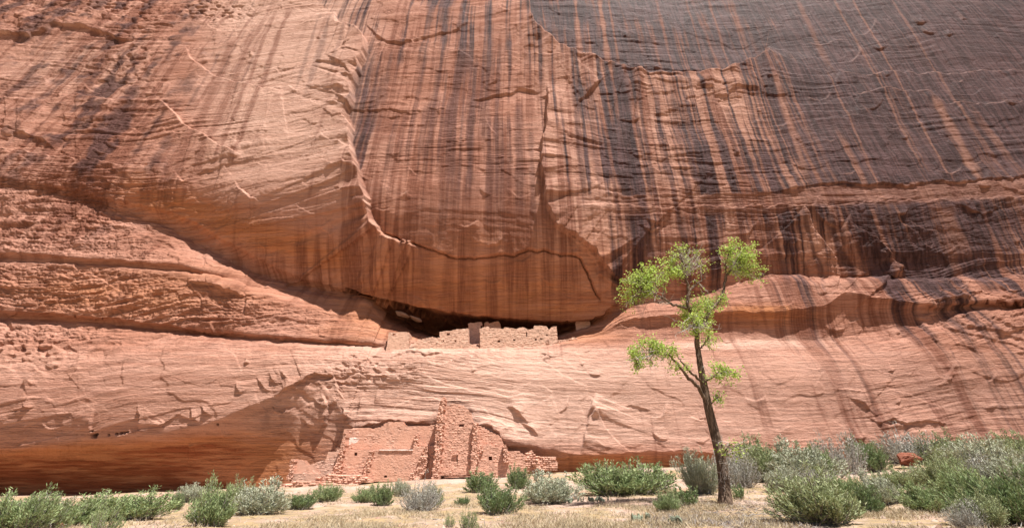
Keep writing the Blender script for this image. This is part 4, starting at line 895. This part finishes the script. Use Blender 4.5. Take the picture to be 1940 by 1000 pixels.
# ------------------------------------------------------------------ prickly pears, logs, stones
def pear(px, py, n, seed, label):
    rng = np.random.default_rng(seed); g = ground_hit(px, py); root = tag(empty('prickly_pear', g), label, 'cactus', 'prickly pear patches')
    an = np.arange(10)*2*math.pi/10
    for i in range(n):
        c = np.array([rng.normal()*.28, rng.normal()*.12, rng.uniform(.05, .14)]); a = rng.uniform(0, math.pi); tl = rng.normal()*.35
        r_ = rng.uniform(.07, .11); u = np.array([math.cos(a), math.sin(a), 0]); v = np.array([-math.sin(a)*tl, math.cos(a)*tl, 1]); v /= np.linalg.norm(v); nn = np.cross(u, v)
        ring = c+r_*(np.cos(an)[:, None]*u*.8+np.sin(an)[:, None]*v)
        V = np.concatenate([ring+nn*.012, ring-nn*.012, [c+nn*.028], [c-nn*.028]])
        fs = [[j, (j+1) % 10, 10+(j+1) % 10, 10+j] for j in range(10)]+[[20, j, (j+1) % 10, 20] for j in range(0)]
        fs += [[20, j, j+1, (j+2) % 10] for j in range(0, 10, 2)]+[[21, 10+(j+2) % 10, 10+j+1, 10+j] for j in range(0, 10, 2)]
        m = MB(); m.add(V, fs); m.build('pad', M_PEAR, root)
M_PEAR = mat_rock('cactus_pad', (.17, .19, .13), (.28, .29, .21))
pear(1215, 989, 11, 31, 'flat green prickly pear patch in the straw at the bottom, left of the tree')
pear(1085, 952, 12, 32, 'small dark prickly pear patch below the broad silver-green bush')
pear(1130, 950, 14, 33, 'prickly pear patch between two dark ones before the widest green bush')
pear(1285, 992, 8, 34, 'dry greyish prickly pear patch nearest the tree at the bottom edge')
def log(px, py, l, r_, rz, mat, label, seed, name='fallen_branch'):
    rng = np.random.default_rng(seed); g = ground_hit(px, py); m = MB(); d = np.array([math.cos(rz), math.sin(rz), 0])
    T = np.linspace(-.5, .5, 8)[:, None]; P = T*d*l+np.array([0, 0, r_*.9])+rng.normal(size=(8, 3))*r_*.5
    m.tube(P, r_*np.linspace(1, .5, 8), 7)
    for _ in range(2):
        j = rng.integers(2, 7); e = P[j]+np.array([rng.normal()*.25, rng.normal()*.2, rng.uniform(.03, .2)])*l*.5; m.tube(np.stack([P[j], (P[j]+e)/2+rng.normal(size=3)*.03, e]), [r_*.45, r_*.35, r_*.2], 5)
    for v in m.v: v[:, 2] = v[:, 2]
    o = m.build(name, mat, None, True); o.location = g; return tag(o, label, 'branch')
M_WHITE = mat_bark('bleached_wood', (.5, .46, .42), (.68, .64, .6), (2, 14, 14))
log(1724, 940, 1.3, .05, .06, M_WHITE, 'bleached white log lying on the sand among the right bushes', 1)
log(1712, 952, 1.7, .03, -.5, M_GREYSTEM, 'grey forked branch lying just in front of the white log', 2)
log(1490, 988, 1.6, .02, 2.5, M_GREYSTEM, 'thin grey branch on the litter between the tree and the largest olive bush', 3)
log(1430, 975, 1.2, .018, .5, M_GREYSTEM, 'thin grey stick lying right of the trunk foot', 4)
log(836, 985, 1.0, .015, -.6, M_GREYSTEM, 'short grey stick in the straw near the two bright green sprigs', 5)
log(1330, 972, 1.1, .02, 2.9, M_STEM, 'dark broken stick in the shade left of the trunk foot', 6)
for i, (px, py, s, mt, lab) in enumerate([(112,999,.16,M_RED,'small orange-red stone at the bottom left before the bushes'),(1078,940,.16,M_DARK,'dark stone on the straw below the broad silver-green bush'),(1493,935,.13,M_DARK,'dark stone on the sand right of the dry silvery bush'),(1090,943,.12,M_DARK,'smaller dark stone right beside the dark stone on the straw'),(309,941,.28,M_PALE,'pale stone on the sand at the foot of the shaded undercut'),(1380,993,.1,M_DARK,'little dark stone at the bottom below the trunk')]):
    g = ground_hit(px, py); rock('stone', g+Vector((0, 0, s*.3)), (s, s*.8, s*.65), 60+i, mt, (0, 0, i), 3, .25, lab, 'stone')

# ------------------------------------------------------------------ ground cover (uncountable)
def cover():
    rng = np.random.default_rng(77)
    def scatter(n, pxr, pyr, f):
        px = rng.uniform(*pxr, n); py = rng.uniform(*pyr, n)
        v = 500-py; yd = F*CP-v*SP; zd = F*SP+v*CP; x1 = (px-970)/yd
        Y = np.full(n, 15.)
        Y = np.full(n, 2.0); hit = np.zeros(n, bool)
        for y in np.arange(8, 39, .4):
            zz = EYE+zd/yd*y; g = gz(x1*y, np.full(n, y)); nw = (zz < g) & ~hit; Y[nw] = y; hit |= nw
        Y = Y+rng.uniform(-.4, .4, n); X = x1*Y
        k = hit & (Y < 38) & f(X, Y)
        X, Y = X[k], Y[k]; return np.stack([X, Y, gz_full(X, Y)], 1)
    pat = lambda X, Y: fbm(X*.3, Y*.45, 220, 3)+.55*rng.random(len(X)) > .36
    P = np.concatenate([scatter(26000, (500, 2050), (915, 1030), pat), scatter(26000, (620, 2050), (955, 1040), pat), scatter(7000, (-100, 700), (955, 1040), pat)])
    P = np.repeat(P, 3, 0)+rng.normal(size=(len(P)*3, 3))*np.array([.06, .06, 0]); n = len(P)
    D = rng.normal(size=(n, 3))*.65; D[:, 2] = np.abs(D[:, 2])*.6+.45
    V, fc = leaves(P-np.array([0, 0, .01]), D, rng.uniform(.06, .2, n), rng.uniform(.010, .02, n), rng)
    o = mesh_obj('dry_grass', V, fc, mat_leaf('straw', [(.46, .36, .215), (.56, .46, .31), (.39, .31, .2), (.5, .42, .31)], .2))
    tag(o, 'short straw-coloured dry grass over the sandy foreground', 'grass', None, 'stuff')
    pat2 = lambda X, Y: fbm(X*.35, Y*.5, 230, 3)+.4*rng.random(len(X)) > .28
    P = np.concatenate([scatter(9000, (-50, 2000), (930, 1030), pat2), scatter(7000, (1230, 1560), (948, 1010), lambda X, Y: rng.random(len(X)) < .8)])
    n = len(P); D = rng.normal(size=(n, 3)); D[:, 2] = np.abs(D[:, 2])*.35
    V, fc = leaves(P+np.array([0, 0, .01]), D, rng.uniform(.08, .28, n), rng.uniform(.008, .02, n), rng)
    o = mesh_obj('twig_litter', V, fc, mat_leaf('litter', [(.17, .14, .12), (.3, .26, .23), (.22, .18, .16), (.38, .34, .31)], .0))
    tag(o, 'grey twig and leaf litter scattered on the ground', 'litter', None, 'stuff')
    # pebbles: squashed octahedra
    P = scatter(5200, (-50, 2000), (900, 1020), lambda X, Y: fbm(X*.2, Y*.2, 240, 2) > -.15); n = len(P)
    s = rng.uniform(.012, .05, n)*rng.choice([1, 1, 1, 2.0], n); o6 = np.array([(1, 0, 0), (0, 1, 0), (-1, 0, 0), (0, -1, 0), (0, 0, .7), (0, 0, -.7)])
    V = (P[:, None]+o6[None]*s[:, None, None]*rng.uniform(.7, 1.3, (n, 6, 1))).reshape(-1, 3)
    T = np.array([(0, 1, 4), (1, 2, 4), (2, 3, 4), (3, 0, 4), (1, 0, 5), (2, 1, 5), (3, 2, 5), (0, 3, 5)])
    fc = (np.arange(n)[:, None, None]*6+T[None]).reshape(-1, 3)
    o = mesh_obj('pebbles', V, fc, mat_leaf('pebble', [(.3, .17, .12), (.44, .3, .23), (.22, .15, .12), (.5, .38, .3)], 0.))
    tag(o, 'small loose pebbles scattered on the sand', 'pebbles', None, 'stuff')
cover()
